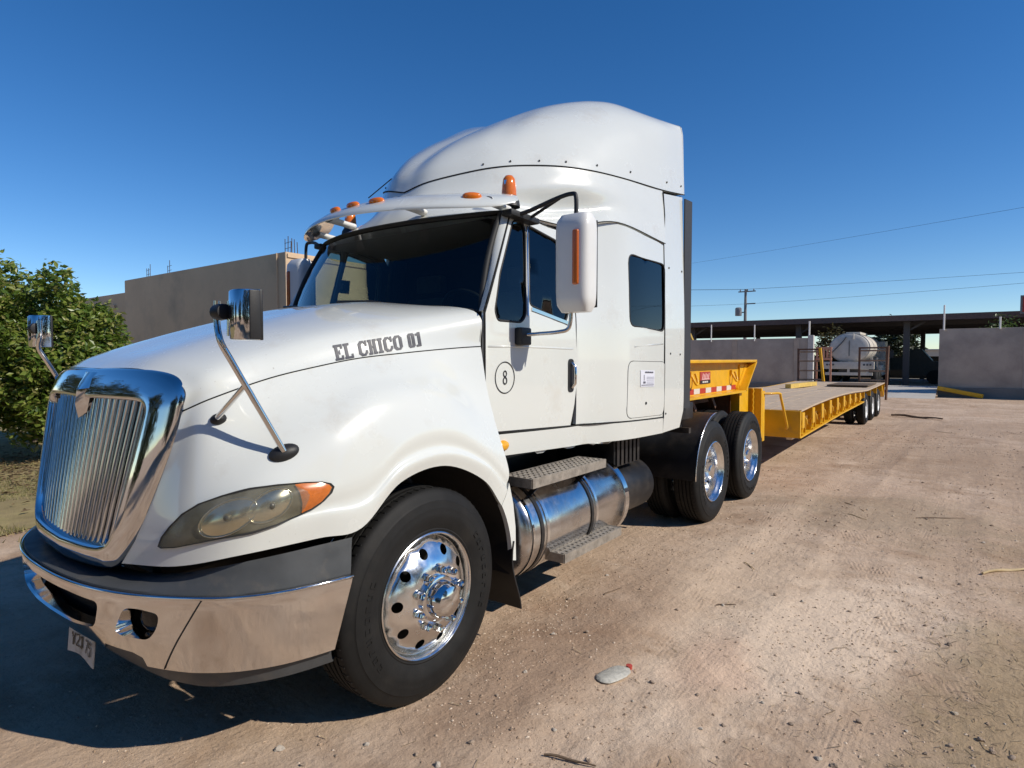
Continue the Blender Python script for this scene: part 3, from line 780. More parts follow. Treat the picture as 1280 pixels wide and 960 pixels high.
def grow(poly, d):
    P = np.array(poly); c = P.mean(0); out = []
    for i in range(len(P)):
        t = P[(i+1) % len(P)]-P[i-1]; t = t/max(1e-9, np.linalg.norm(t)); n = np.array((t[1], -t[0]))
        if n @ (P[i]-c) < 0: n = -n
        out.append(tuple(P[i]+n*d))
    return out
skirt = [(.605, 1.345), (.712, 1.222), (1.10, 1.207), (1.55, 1.192), (1.645, 1.192), (2.84, 1.166), (2.86, 1.035), (2.1, 1.045), (1.5, 1.055), (.80, 1.085), (.70, 1.11)]
for s in (1, -1):
    door = sheet(door_o, [vent_w, main_w], sidemap(s), .07).build('door', WHITE, TR, solid=.03, smooth=50, out=(0, 1.2, 1.9))
    for w_, nm in ((vent_w, 'vent_window'), (main_w, 'window')):
        g = sheet(grow(w_, .012), [], sidemap(s, -.010), .12).build(nm, GLASSS, door, smooth=180, out=(0, 1.2, 1.9))
        lp = [sidemap(s, -.004)(*p) for p in w_]; MB().tube(lp+[lp[0]], .008, 8, caps=False).build('seal', SEAL, door, smooth=180)
    a_, b_ = on_side(658.5, 283), on_side(659.8, 395)
    MB().tube([sidemap(s, .002)(*a_), sidemap(s, .002)(*b_)], .007, 8).build('divider_bar', CHROME, door, smooth=60)
    c_, d_ = on_side(664, 384), (1.53, 1.925)
    MB().bar(sidemap(s, .002)(c_[0], c_[1]-.012), sidemap(s, .002)(*d_), .012, .022).build('window_sill', CHROME, door)
    lp = resamp(door_o, .06); lp3 = [sidemap(s, -.006)(*p) for p in grow(lp, .005)]
    MB().tube(lp3+[lp3[0]], .0055, 6, caps=False).build('panel_gap', GAP, door, smooth=180)
    MB().tube([sidemap(s, -.006)(y, z) for y, z in ((.64, 1.748), (.95, 1.752), (1.30, 1.750), (1.60, 1.745))], .009, 8).build('belt_crease', WHITE, door, smooth=180)
    # handle in its recess
    hy, hz = on_side(714, 469)
    hp = rnd([(hy-.045, hz+.115), (hy+.03, hz+.115), (hy+.03, hz-.12), (hy-.045, hz-.12)], .03)
    hpn = sheet(hp, [], sidemap(s, .004), .06).build('handle_recess', BLACK, door, solid=.012, out=(0, 1.2, 1.9), smooth=40)
    X0 = Xside(hy, hz)
    MB().tube([(s*(X0+.006), hy, hz+.085), (s*(X0+.032), hy, hz+.06), (s*(X0+.034), hy, hz), (s*(X0+.032), hy, hz-.06), (s*(X0+.006), hy, hz-.085)], .012, 10).build('door_handle', CHROMED, door, smooth=60)
    # sleeper side with window and baggage hatch
    slp = sheet(slp_o, [slp_w, grow(hatch, .004)], sidemap(s), .06).build('sleeper_side', WHITE, TR, solid=.03, smooth=50, out=(0, 2.2, 1.9))
    sheet(grow(slp_w, .012), [], sidemap(s, -.010), .12).build('sleeper_window', GLASSD, slp, smooth=180, out=(0, 2.2, 1.9))
    lp = [sidemap(s, -.003)(*p) for p in slp_w]; MB().tube(lp+[lp[0]], .007, 8, caps=False).build('seal', SEAL, slp, smooth=180)
    hat = sheet(hatch, [], sidemap(s, .002), .06).build('baggage_hatch', WHITE, slp, solid=.03, smooth=50, out=(0, 2.2, 1.9))
    lp = [sidemap(s, -.004)(*p) for p in grow(hatch, .003)]; MB().tube(lp+[lp[0]], .005, 6, caps=False).build('panel_gap', GAP, slp, smooth=180)
    ky, kz = on_side(807, 504)
    MB().lathe([(0, .0), (.004, .011), (-.004, .012)], (s*(Xside(ky, kz)+.004), ky, kz), 'x', 12).build('lock', BLACKG, hat)
    sheet(skirt, [], sidemap(s, .006), .08).build('side_skirt', WHITE, TR, solid=.03, smooth=50, out=(0, 1.8, 1.5))
    MB().tube([sidemap(s, .004)(y, z) for y, z in [(.716, 1.2285), (1.1, 1.2125), (1.55, 1.198), (1.65, 1.198), (2.1, 1.189), (2.84, 1.172)]], .0055, 6).build('panel_gap', GAP, TR, smooth=180)
    my, mz = on_side(627, 557)
    rows = [[(s*(Xside(my, mz)+.006+h_), my+ra*math.cos(t), mz+rb*math.sin(t)) for t in np.linspace(0, 2*math.pi, 20, endpoint=False)] for h_, ra, rb in ((0, .052, .034), (.016, .048, .030), (.024, .034, .02), (.026, .002, .001))]
    MB().grid(rows, close=True).build('side_marker_light', YELLAMB, TR, smooth=50)
    MB().tube([sidemap(s, -.006)(*on_side(px, py)) for px, py in ((793, 433.5), (812, 431.5), (829, 430))], .009, 8).build('belt_crease', WHITE, slp, smooth=180)
    ext_o = [(2.868, 1.165), (2.868, 2.0), (2.872, 3.09), (3.30, 3.145), (3.30, 1.20), (3.24, 1.05), (2.875, 1.035)]
    ex = sheet(ext_o, [], sidemap(s, .0), .09).build('side_extender', WHITE, TR, solid=.035, smooth=50, out=(0, 3, 2))
    for (px, py) in [(836, 335), (852, 339.5), (838, 442), (850, 443), (832, 517)]:
        y_, z_ = on_side(px, py); MB().lathe([(0, .0), (.003, .008), (0, .010)], (s*(Xside(y_, z_)+.002), y_, z_), 'x', 8).build('rivet', BLACKG, ex)
    MB().grid([[(s*(1.19+.01*t), 3.30+.15*t, z) for t in (0, .5, 1)] for z in np.linspace(1.22, 3.13, 12)]).build('rubber_gap_seal', mat('grey_rubber', (.035, .036, .040), .6), TR, solid=.012)
    # A pillar between windscreen and door
    zs = np.linspace(0, 1, 9); rows = []
    for t in zs:
        z = 1.955+t*(2.60-1.955); yw = .650+t*(.945-.650); xw = .958+(.888-.958)*t
        yd = .604+(.985-.604)*t; xd = Xside(yd, z)
        rows.append([(s*xw, yw-.012, z), (s*(xw*.6+xd*.4+.010), yw*.6+yd*.4-.020, z), (s*(xd+.001), yd-.006, z), (s*(xd-.03), yd+.03, z)])
    MB().grid(rows).build('windscreen_pillar', WHITE, TR, solid=.02, smooth=60, out=(0, 1.2, 1.9))

# circled number on the left door
cy, cz = on_side(631, 472)
f = sidemap(1, .003)
ringo = sheet(ring2(cy, cz, .098, 40), [ring2(cy, cz, .0915, 40)], f, .05)
ringo.build('number_ring', BLACK, door, smooth=0)
f8 = MB()
for (dz, rr_) in ((.023, .021), (-.019, .024)):
    o_ = [(cy+.9*rr_*math.cos(t), cz+dz+rr_*math.sin(t)) for t in np.linspace(0, 2*math.pi, 24, endpoint=False)]
    i_ = [(cy+.9*(rr_-.009)*math.cos(t), cz+dz+(rr_-.0085)*math.sin(t)) for t in np.linspace(0, 2*math.pi, 24, endpoint=False)]
    f8.add(sheet(o_, [i_], f if dz > 0 else sidemap(1, .0034), .02))
f8.build('number_eight', BLACK, door, smooth=0)
ldoor = [o for o in TR.children if o.name.startswith('door') and o.location.x > 0][0]
for o in list(door.children):
    if o.name.startswith('number_'): setp(o, ldoor)
# paper notice on the left hatch
hatL = [o for s_ in TR.children if s_.name.startswith('sleeper_side') and s_.location.x > 0 for o in s_.children if o.name.startswith('baggage_hatch')][0]
q = [on_side(*p) for p in [(800, 462.5), (817.5, 463), (817, 483), (800, 483.5)]]
def qm(u, v, off=.006):
    a, b, c, d = [np.array(p) for p in q]; p = (a*(1-u)+b*u)*(1-v)+(d*(1-u)+c*u)*v; return sidemap(1, off)(p[0], p[1])
PAPER = mat('paper_notice', (.66, .67, .74), .6); INK = mat('print_ink', (.11, .11, .14), .6); INK2 = mat('pale_print_ink', (.40, .40, .46), .6)
nt_ = MB().grid([[qm(u, v) for u in (0, .5, 1)] for v in (0, .5, 1)]).build('paper_notice', PAPER, hatL)
def strip(u0, u1, v0, v1, m, nm='print'): MB().grid([[qm(u, v, .0085) for u in (u0, u1)] for v in (v0, v1)]).build(nm, m, hatL)
for u0, u1 in ((.30, .42), (.44, .58), (.60, .72), (.74, .88)): strip(u0, u1, .08, .17, INK)
for v in (.40, .48, .58, .70, .80): strip(.42, .95, v, v+.03, INK2)
strip(.04, .95, .88, .92, INK); strip(.22, .27, .28, .62, INK2); strip(.18, .33, .68, .80, INK)
# ------------------------------------------------ roof: collar and cap
R0 = [(0,.96,2.87),(.2,1.0,2.92),(.45,1.17,2.99),(.6,1.31,3.03),(.72,1.48,3.06),(.86,1.69,3.08),(.98,1.95,3.09),(1.07,2.31,3.10),(1.15,2.87,3.12),(1.18,3.30,3.165)]
R1 = [(0,1.03,3.01),(.19,1.07,3.06),(.43,1.24,3.12),(.57,1.38,3.155),(.69,1.55,3.185),(.825,1.76,3.215),(.94,2.0,3.25),(1.04,2.34,3.305),(1.14,2.87,3.35),(1.172,3.30,3.38)]
R2 = [(0,1.22,3.19),(.17,1.245,3.235),(.37,1.385,3.305),(.50,1.515,3.34),(.62,1.66,3.385),(.75,1.86,3.425),(.87,2.10,3.47),(.985,2.41,3.53),(1.115,2.87,3.59),(1.165,3.30,3.61)]
R3 = [(0,1.58,3.43),(.14,1.59,3.46),(.29,1.67,3.505),(.41,1.78,3.55),(.53,1.90,3.605),(.65,2.07,3.65),(.77,2.28,3.70),(.89,2.53,3.745),(1.06,2.9,3.735),(1.155,3.30,3.735)]
R4 = [(0,2.12,3.70),(.1,2.12,3.715),(.22,2.15,3.745),(.33,2.21,3.785),(.44,2.31,3.825),(.55,2.43,3.86),(.66,2.57,3.885),(.77,2.73,3.885),(.93,2.98,3.835),(1.11,3.30,3.80)]
R5 = [(0,2.9,3.85),(.15,2.9,3.87),(.25,2.92,3.89),(.33,2.95,3.905),(.4,3.0,3.915),(.46,3.05,3.915),(.52,3.1,3.91),(.58,3.16,3.90),(.68,3.23,3.885),(.85,3.30,3.86)]
R6 = [(0,3.30,3.86),(.10,3.30,3.875),(.19,3.30,3.885),(.27,3.30,3.89),(.34,3.30,3.893),(.41,3.30,3.893),(.48,3.30,3.89),(.55,3.30,3.887),(.64,3.30,3.88),(.78,3.30,3.868)]
CG = cgrid([R0, R1, R2, R3, R4, R5, R6], 6, 6)
fullc = np.concatenate([CG[:, ::-1], CG[:, 1:]*np.array([-1, 1, 1])], 1)
cap = MB().grid(fullc).build('roof_fairing', WHITE, TR, solid=.02, smooth=180, out=(0, 2.2, 3.0))
row0 = CG[0]
for s in (1, -1):
    MB().tube([(p[0]*s*1.002, p[1]-.002, p[2]) for p in row0], .0045, 6).build('panel_gap', GAP, cap, smooth=180)
    for i in (14, 20, 26, 31, 37, 43, 49, 53):
        p = CG[2, i]; MB().lathe([(0, 0), (.005, .007), (0, .009)], (p[0]*s+.003*s, p[1], p[2]), 'x', 8).build('rivet', BLACKG, cap)
C0 = [(p[0], p[1], p[2]-.003) for p in R0[:9]]
C1 = [(0,.90,2.78),(.2,.95,2.82),(.47,1.13,2.86),(.635,1.29,2.88),(.77,1.47,2.90),(.90,1.68,2.92),(1.015,1.93,2.94),(1.095,2.28,2.96),(1.17,2.87,2.94)]
C2 = [(0,.79,2.68),(.2,.83,2.69),(.47,1.0,2.705),(.62,1.18,2.715),(.73,1.40,2.72),(.83,1.62,2.735),(.975,1.90,2.785),(1.10,2.22,2.83),(1.18,2.87,2.78)]
C3 = [(0,.712,2.592),(.3,.738,2.592),(.6,.808,2.596),(.80,.892,2.603),(.895,1.0,2.61),(.925,1.30,2.615),(.985,1.66,2.625),(1.115,2.10,2.715),(1.184,2.862,2.66)]
KG = cgrid([C0, C1, C2, C3], 7, 7)
fullk = np.concatenate([KG[:, ::-1], KG[:, 1:]*np.array([-1, 1, 1])], 1)
MB().grid(fullk).build('cab_roof', WHITE, TR, solid=.02, smooth=180, out=(0, 2.0, 2.0))
for s in (1, -1):
    MB().tube([(p[0]*s*1.002, p[1], p[2]) for p in KG[-1][28:]], .004, 6).build('panel_gap', GAP, TR, smooth=180)
    MB().tube([(s*(Xside(2.863, z)+.001), 2.863, z) for z in np.linspace(1.16, 2.66, 6)]+[(s*1.176, 2.868, 2.9), (s*1.16, 2.87, 3.10)], .0045, 6).build('panel_gap', GAP, TR, smooth=180)
# back wall, floor, liners
MB().grid([[(x, 3.285, z) for x in np.linspace(-1.16, 1.16, 9)] for z in (1.06, 2.2, 3.15)]).build('sleeper_back', WHITE2, TR, solid=.02)
MB().ngon([(p[0], 3.285, p[2]) for p in CG[:, -1]]+[(0, 3.285, 3.80)]+[(-p[0], 3.285, p[2]) for p in CG[::-1, -1]]).build('fairing_back', WHITE2, TR)
MB().box(-1.0, 1.0, .55, 3.28, 1.06, 1.10).build('cab_floor', BLACK, TR)
for s in (1, -1):
    rows = [[(s*(Xside(y, z)-.075), y, z) for y in np.linspace(1.68, 3.2, 16)] for z in (1.10, 1.6, 2.0, 2.4, 2.62)]
    MB().grid(rows).build('sleeper_lining', INTER, TR)
    sheet(door_o, [grow(vent_w, .02), grow(main_w, .02)], sidemap(s, -.05), .12).build('door_lining', INTER, TR)
MB().grid([[(x, 1.9, z) for x in np.linspace(-.98, .98, 5)] for z in (1.1, 2.0, 2.66)]).build('cab_curtain', INTER, TR)
MB().grid([[(x, y, 2.555) for x in (-.86, 0, .86)] for y in (.86, 1.4, 1.9)]).build('headliner', INTER, TR)

# ------------------------------------------------ windscreen
def ws(u, v):   # u -1..1, v 0 bottom..1 top
    xb = u*.962; xt = u*.890
    b = np.array((xb, .405+.268*xb*xb, 1.985-.035*xb*xb)); t = np.array((xt, .720+.278*xt*xt, 2.578+.026*xt*xt))
    p = b+(t-b)*v; p[1] -= .035*math.sin(math.pi*v); return p
US = np.linspace(-1, 1, 25); VS = np.linspace(0, 1, 9)
MB().grid([[ws(u, v) for u in US] for v in VS]).build('windscreen', GLASSW, TR, smooth=180, out=(0, 1.5, 2.0))
lp = [ws(u, 0) for u in US]+[ws(1, v) for v in VS[1:]]+[ws(u, 1) for u in US[::-1][1:]]+[ws(-1, v) for v in VS[::-1][1:]]
MB().tube(lp, .019, 8).build('windscreen_seal', SEAL, TR, smooth=180)
# dashboard, seats, steering wheel, mirror strip
MB().grid([[(x, .62+.25*x*x, 1.90), (x, .80, 1.955), (x, 1.02, 1.93), (x, 1.10, 1.80), (x, 1.06, 1.2)] for x in np.linspace(-.92, .92, 13)]).build('dashboard', INTER, TR, smooth=60)
for sxx in (-.5, .5):
    st = MB().box(sxx-.24, sxx+.24, 1.25, 1.72, 1.45, 1.60).box(sxx-.23, sxx+.23, 1.66, 1.80, 1.55, 2.20).box(sxx-.15, sxx+.15, 1.70, 1.80, 2.24, 2.40)
    st.build('seat', mat('grey_seat_cloth', (.10, .10, .105), .9, var=.2), TR, bevel=.04)
th = np.linspace(0, 2*math.pi, 33)
MB().tube([(.5+.23*math.cos(t), 1.10-.12*math.sin(t), 1.95+.19*math.sin(t)) for t in th], .014, 8, caps=False).build('steering_wheel', BLACK, TR, smooth=180)
# cowl, wipers
rows = []
back = fullr = [tuple(p) for p in full[-1][6*SUBH+2:-(6*SUBH+2)]]
rows.append([(p[0]*1.0, p[1]-.01, p[2]-.03) for p in back]); rows.append([tuple(ws(max(-1, min(1, p[0]/.962)), 0)+np.array((0, .01, -.015))) for p in back])
MB().grid(rows).build('cowl', BLACK, TR)
for a, b_ in (((.62, .43, 1.975), (-.05, .405, 2.05)), ((-.25, .36, 1.985), (-.80, .50, 2.06))):
    MB().tube([a, tuple(np.array(a)*.5+np.array(b_)*.5+np.array((0, -.02, .02))), b_], .009, 8).build('wiper', BLACK, TR, smooth=60)
# ------------------------------------------------ sun visor, marker lights, beacons
rows = []
for x in np.linspace(-1.0, 1.0, 61):
    e = (max(.0, 1-abs(x)**10))**.5; yf = .40+.42*x*x; w = .285; zc = 2.588+.010*(1-x*x); k = .12+.88*e
    sec = [(0, 0), (.015, .014), (.06, .030), (.30, .080), (.65, .125), (1, .150), (1, .138), (.65, .108), (.30, .060), (.06, .006), (.015, -.006)]
    rows.append([(x, yf+w*(.5+(a-.5)*k), zc+.07+(b_-.07)*k) for a, b_ in sec])
visor = MB().grid(rows, close=True).ngon(rows[0]).ngon(rows[-1][::-1]).build('sun_visor', WHITE, TR, smooth=50)
VB = bvh(visor)
def vtop(x, yo):
    h = VB.ray_cast(Vector((x, .40+.42*x*x+yo, 3.2)), Vector((0, 0, -1))); return h[0], h[1]
for x in (-.80, -.21, 0, .21, .80):
    p, n = vtop(x, .10); q_ = n.to_track_quat('Z', 'Y').to_matrix().to_4x4(); M_ = Matrix.Translation(p) @ q_
    rows = [[tuple(M_ @ Vector((.062*r_*math.cos(t), .030*r_*math.sin(t), h_))) for t in np.linspace(0, 2*math.pi, 20, endpoint=False)] for h_, r_ in ((-.004, 1), (.012, .93), (.022, .7), (.026, .35), (.027, .01))]
    MB().grid(rows, close=True).build('marker_light', AMBER, TR, smooth=60)
for x in (-.86, -.36, .36, .86):
    y0 = .40+.42*x*x
    rows = []
    for t in np.linspace(0, 1, 6):
        w = .055-.025*math.sin(t*math.pi*.7); c = np.array((x, y0+.12+.22*t, 2.66-.015*t))
        rows.append([tuple(c+np.array((w*math.cos(a), 0, .022*math.sin(a)))) for a in np.linspace(0, 2*math.pi, 14, endpoint=False)])
    MB().grid(rows, close=True).build('visor_bracket', WHITE2, TR, smooth=60)
for s in (1, -1):
    c = (s*.815, 1.13, 2.70)
    bc = MB().lathe([(-.02, .075), (.02, .068), (.045, .052), (.052, .052)], c, 'z', 24, cap1=True).build('beacon', BLACK, TR, smooth=40)
    MB().lathe([(.052, .050), (.075, .050), (.125, .046), (.165, .040), (.185, .025), (.19, .001)], c, 'z', 24).build('beacon_lens', AMBER, bc, smooth=60)
    MB().lathe([(.054, .018), (.15, .016), (.152, 0)], (c[0], c[1]-.03, c[2]), 'z', 10).build('beacon_reflector', CHROME, bc)
# ------------------------------------------------ door mirrors
def door_mirror(s):
    f = (lambda m: m) if s == 1 else (lambda m: m.mirror())
    cx, cy, z0, z1 = 1.385, 1.05, 1.955, 2.535
    rows = []
    for v in np.linspace(0, 1, 15):
        z = z0+(z1-z0)*v
        e = (max(0, 1-abs(2*v-1)**7))**.5; wd = .118*(.80+.20*e)*(.97+.03*v); dp = .075*(.55+.45*e)
        rows.append([(cx+wd*math.copysign(abs(math.cos(t))**.45, math.cos(t)), cy+(dp*1.25 if math.sin(t) < 0 else dp*.9)*math.copysign(abs(math.sin(t))**.55, math.sin(t)), z) for t in np.linspace(0, 2*math.pi, 36, endpoint=False)])
    m_ = MB().grid(rows, close=True).ngon(rows[0]).ngon(rows[-1])
    root = f(m_).build('door_mirror', WHITE2, TR, smooth=50)
    f(MB().box(cx-.10, cx+.10, cy+.066, cy+.076, z0+.03, z1-.03)).build('mirror_glass', BLACKG, root, bevel=.01)
    f(MB().box(cx+.026, cx+.066, cy-.106, cy-.08, z0+.155, z1-.105)).build('indicator', AMBERD, root, bevel=.012, seg=3)
    top = [(.955, .98, 2.575), (1.05, 1.02, 2.60), (1.22, 1.08, 2.665), (1.32, 1.09, 2.68), (1.355, 1.085, 2.655), (1.36, 1.08, 2.52)]
    f(MB().tube(cr(top, 5), .0135, 10)).build('upper_arm', BLACK, root, smooth=60)
    f(MB().tube([(.97, 1.12, 2.575), (1.12, 1.10, 2.625), (1.24, 1.085, 2.665)], .010, 10)).build('arm_brace', BLACK, root, smooth=60)
    f(MB().bar((.96, .91, 2.588), (.975, 1.20, 2.572), .085, .04)).build('upper_bracket', BLACK, root, bevel=.012)
    X0 = Xside(.95, 1.83)
    f(MB().box(X0-.004, X0+.055, .90, 1.01, 1.76, 1.87)).build('lower_bracket', BLACK, root, bevel=.014)
    f(MB().tube(cr([(X0+.04, .96, 1.825), (1.14, .99, 1.83), (1.27, 1.03, 1.84), (1.33, 1.05, 1.865), (1.345, 1.055, 1.97)], 5), .0125, 10)).build('lower_arm', CHROMED, root, smooth=60)
for s in (1, -1): door_mirror(s)
# aerial
MB().tube([(-.20, .80, 2.83), (-.02, .86, 2.95)], .004, 6).build('aerial', BLACK, TR)
# ------------------------------------------------ chassis
CH = []
for s in (1, -1):
    MB().box(s*.40 if s > 0 else -.48, .48 if s > 0 else -.40, -.95, 6.35, .72, 1.0).build('frame_rail', BLACKG, TR)
MB().box(-.36, .36, -.85, .55, .62, 1.55).build('engine', BLACKG, TR, bevel=.06)
MB().box(-.55, .55, -1.0, -.86, .80, 1.5).build('radiator', BLACK, TR)
for y in (0, 4.166, 5.506):
    MB().lathe([(-.98, .075), (-.3, .085), (-.22, .2 if y else .1), (.22, .2 if y else .1), (.3, .085), (.98, .075)], (0, y, .508), 'x', 16).build('axle', BLACKG, TR)
for y in (1.0, 2.3, 3.3, 4.8, 6.2):
    MB().box(-.395, .395, y-.05, y+.05, .76, .96).build('cross_member', BLACKG, TR)
# underbody shade: gearbox and exhaust case on the far side
MB().lathe([(.7, .16), (1.3, .2), (2.1, .14), (4.0, .05)], (0, 0, .72), 'y', 16, cap0=True).build('gearbox', BLACKG, TR)
# fuel tank, both sides
def tank(s):
    c = (s*.885, 0, .585)
    pr = [(.775, .02), (.785, .14), (.80, .23), (.825, .285), (.85, .305), (.865, .31), (2.17, .31), (2.19, .30), (2.215, .24), (2.225, .02)]
    t = MB().lathe(pr, c, 'y', 56).build('fuel_tank', TANKM, TR, smooth=35)
    for y0, w, r_ in ((.955, .032, .316), (1.585, .032, .316), (2.10, .06, .322), (.862, .02, .318)):
        MB().lathe([(y0, r_-.012), (y0, r_), (y0+w, r_), (y0+w, r_-.012)], c, 'y', 56).build('tank_strap', CHROME if y0 > 2 or y0 < .9 else BLACKG, t, smooth=30)
    for y0 in (1.02, 1.65):
        MB().lathe([(y0, .305), (y0, .317), (y0+.028, .317), (y0+.028, .305)], c, 'y', 56).build('tank_strap', ALU, t, smooth=30)
    b = MB().lathe([(2.24, .02), (2.24, .20), (2.26, .225), (2.95, .225), (3.0, .19), (3.01, .02)], (s*.84, 0, .56), 'y', 36).build('air_canister', BLACKG, TR, smooth=40)
    bx = MB().box(min(s*.45, s*1.02), max(s*.45, s*1.02), 2.26, 2.72, .80, 1.03)
    for k in range(6): bx.box(min(s*1.02, s*1.035), max(s*1.02, s*1.035), 2.29+.075*k, 2.33+.075*k, .81, 1.02)
    bx.build('battery_box', BLACKG, TR)
    # steps
    for (x0, x1, y0, y1, z) in ((1.0, 1.215, .83, 1.74, .955), (1.04, 1.26, 1.12, 1.90, .435)):
        st = MB().box(min(s*x0, s*x1), max(s*x0, s*x1), y0, y1, z-.012, z)
        st.box(min(s*x1, s*(x1+.008)), max(s*x1, s*(x1+.008)), y0-.004, y1+.004, z-.055, z+.004)
        st.box(min(s*(x0-.008), s*x0), max(s*(x0-.008), s*x0), y0-.004, y1+.004, z-.05, z+.004)
        st.box(min(s*x0, s*x1), max(s*x0, s*x1), y0-.008, y0, z-.055, z+.003); st.box(min(s*x0, s*x1), max(s*x0, s*x1), y1, y1+.008, z-.055, z+.003)
        so_ = st.build('step', STEP, TR)
        cl = MB()
        for i in range(5):
            xa = x0+.02+(x1-x0-.04)*i/4
            for k in range(int((y1-y0)/.05)):
                ya = y0+.025+k*.05
                cl.box(min(s*(xa-.009), s*(xa+.009)), max(s*(xa-.009), s*(xa+.009)), ya-.016, ya+.016, z-.002, z+.006)
        kind(cl.build('tread_cleats', STEP, so_), 'stuff')
        for yb in ((y0+.15, y1-.15) if z > .6 else ()):
            MB().bar((s*(x1-.03), yb, z-.03), (s*(x0-.05), yb+.02, z-(.26 if z > .6 else -.14)), .03, .008, (0, 1, 0)).build('step_bracket', BLACKG, so_)
    MB().bar((s*.62, .98, .43), (s*1.04, 1.16, .40), .04, .03).build('step_arm', BLACKG, TR)
    MB().bar((s*.62, 1.80, .43), (s*1.04, 1.82, .40), .04, .03).build('step_arm', BLACKG, TR)
    # quarter fender before the first drive axle
    rows = []
    for t in np.linspace(R(92), R(182), 16):
        y, z = 4.166+.60*math.cos(t), .52+.60*math.sin(t); rows.append([(s*.60, y, z), (s*.9, y, z), (s*1.22, y, z), (s*1.225, y+.03*-math.cos(t), z-.03*math.sin(t))])
    MB().grid(rows).build('quarter_fender', BLACKG, TR, solid=.006, smooth=60)
    MB().tube([(s*1.224, 4.166+.603*math.cos(t), .52+.603*math.sin(t)) for t in np.linspace(R(92), R(182), 16)]  , .006, 6).build('fender_edge', ALU, TR, smooth=180)
    MB().bar((s*.45, 3.50, 1.0), (s*1.20, 3.46, 1.0), .05, .05).build('fender_arm', BLACKG, TR)
    MB().bar((s*1.05, 2.95, 1.02), (s*1.05, 3.60, 1.02), .03, .03).build('fender_arm', BLACKG, TR)
for s in (1, -1): tank(s)
MB().box(.75, 1.16, 3.36, 3.66, 1.10, 1.26).build('hose_box', BLACKG, TR, bevel=.02)
# fifth wheel plate
fw = MB(); fw.lathe([(1.10, .02), (1.10, .46), (1.06, .47), (1.06, .02)], (0, 4.85, 0), 'z', 40).box(-.30, .30, 4.6, 5.1, 1.0, 1.06)
fw.build('fifth_wheel', BLACKG, TR, smooth=40)

# ------------------------------------------------ wheels (axle along x, outer face towards +x, origin at the centre of the tyre's outer face)
def tyre_mesh(Rt=.525, W_=.285, rin=.300, tread=True, name='tyre'):
    sw = [(-W_+.03, rin), (-W_+.012, rin+.06), (-W_, rin+.115), (-W_+.012, Rt-.05), (-W_+.032, Rt-.012), (-W_+.05, Rt)]
    m = MB(); n = 96
    xa, xb = -W_+.05, -.05
    gro = []
    k = 4
    for i in range(k):
        c = xa+(xb-xa)*(i+1)/(k+1); gro += [(c-.007, Rt), (c-.006, Rt-.013), (c+.006, Rt-.013), (c+.007, Rt)]
    ow = [(-.05, Rt), (-.034, Rt-.010), (-.022, Rt-.028), (-.014, Rt-.05), (-.010, Rt-.058), (-.007, Rt-.060), (-.002, Rt-.09), (0, rin+.125), (-.0015, rin+.11), (.0, rin+.105), (-.003, rin+.08), (-.010, rin+.05), (-.018, rin+.028), (-.016, rin+.022), (-.026, rin+.004), (-.034, rin-.004)]
    m.lathe(sw+gro+ow, (0, 0, 0), 'x', n)
    if tread:      # shoulder ribs cut by sipes
        for i in range(72):
            t = 2*math.pi*i/72
            for xc in (-.065, -W_+.065):
                M_ = Matrix.Rotation(t, 4, 'X')
                m.box(xc-.018, xc+.018, -.0035, .0035, Rt-.006, Rt+.0025, M_)
    return m.mesh(name, RUBBER, smooth=35, recalc=False)
def letters_band(rc, txtn, h=.03):
    m = MB()
    for i in range(txtn):
        for off in (R(52), R(232)):
            t = off+i*R(7.2); M_ = Matrix.Rotation(t, 4, 'X')
            k = i % 4
            m.box(-.004, .0022, -.014, -.008, rc-h/2, rc+h/2, M_)
            if k != 1: m.box(-.004, .0022, -.008, .012, rc+h/2-.006, rc+h/2, M_)
            if k != 2: m.box(-.004, .0022, -.008, .012, rc-h/2, rc-h/2+.006, M_)
            if k in (1, 3): m.box(-.004, .0022, .006, .012, rc-h/2, rc+h/2, M_)
    return m.mesh('sidewall_lettering', RUBBER, smooth=0, recalc=False)
def disc(r0, r1, prof, hr, hole_r, nh=10, res=.035):
    holes = [ring2(hr*math.cos(2*math.pi*(k+.5)/nh), hr*math.sin(2*math.pi*(k+.5)/nh), hole_r, 18) for k in range(nh)]
    f = lambda a, b: (float(np.interp(math.hypot(a, b), [p[0] for p in prof], [p[1] for p in prof])), a, b)
    return sheet(ring2(0, 0, r1, 72), holes+[ring2(0, 0, r0, 48)], f, res)
# front disc: dished out towards the hub
fprof = cr(np.array([(.10, .030), (.165, .030), (.178, .022), (.205, .008), (.245, -.012), (.268, -.030), (.285, -.055)]), 6)
fd = disc(.085, .285, fprof, .228, .0255)
fd.lathe([(-.055, .285), (-.060, .290), (-.030, .296), (-.018, .300), (-.012, .306), (-.016, .311), (-.028, .311)], n=72)
fd.lathe([(-.055, .285), (-.12, .270), (-.20, .265), (-.26, .29)], n=72)
M_FR = fd.mesh('front_rim', ALU, smooth=40, merge=.0005)
fh = MB().lathe([(.028, .112), (.046, .112), (.050, .106), (.052, .090), (.085, .087), (.10, .080), (.118, .070), (.130, .045), (.134, .001)], n=40)
M_FH = fh.mesh('hub_cover', CHROME, smooth=35, recalc=False)
nut = MB().lathe([(0, .024), (.006, .024), (.006, .0185)], n=18).lathe([(.006, .0185), (.040, .0175), (.050, .013), (.056, .006), (.057, .0005)], n=6)
M_NUT = nut.mesh('lug_nut', CHROME, smooth=25, recalc=False)
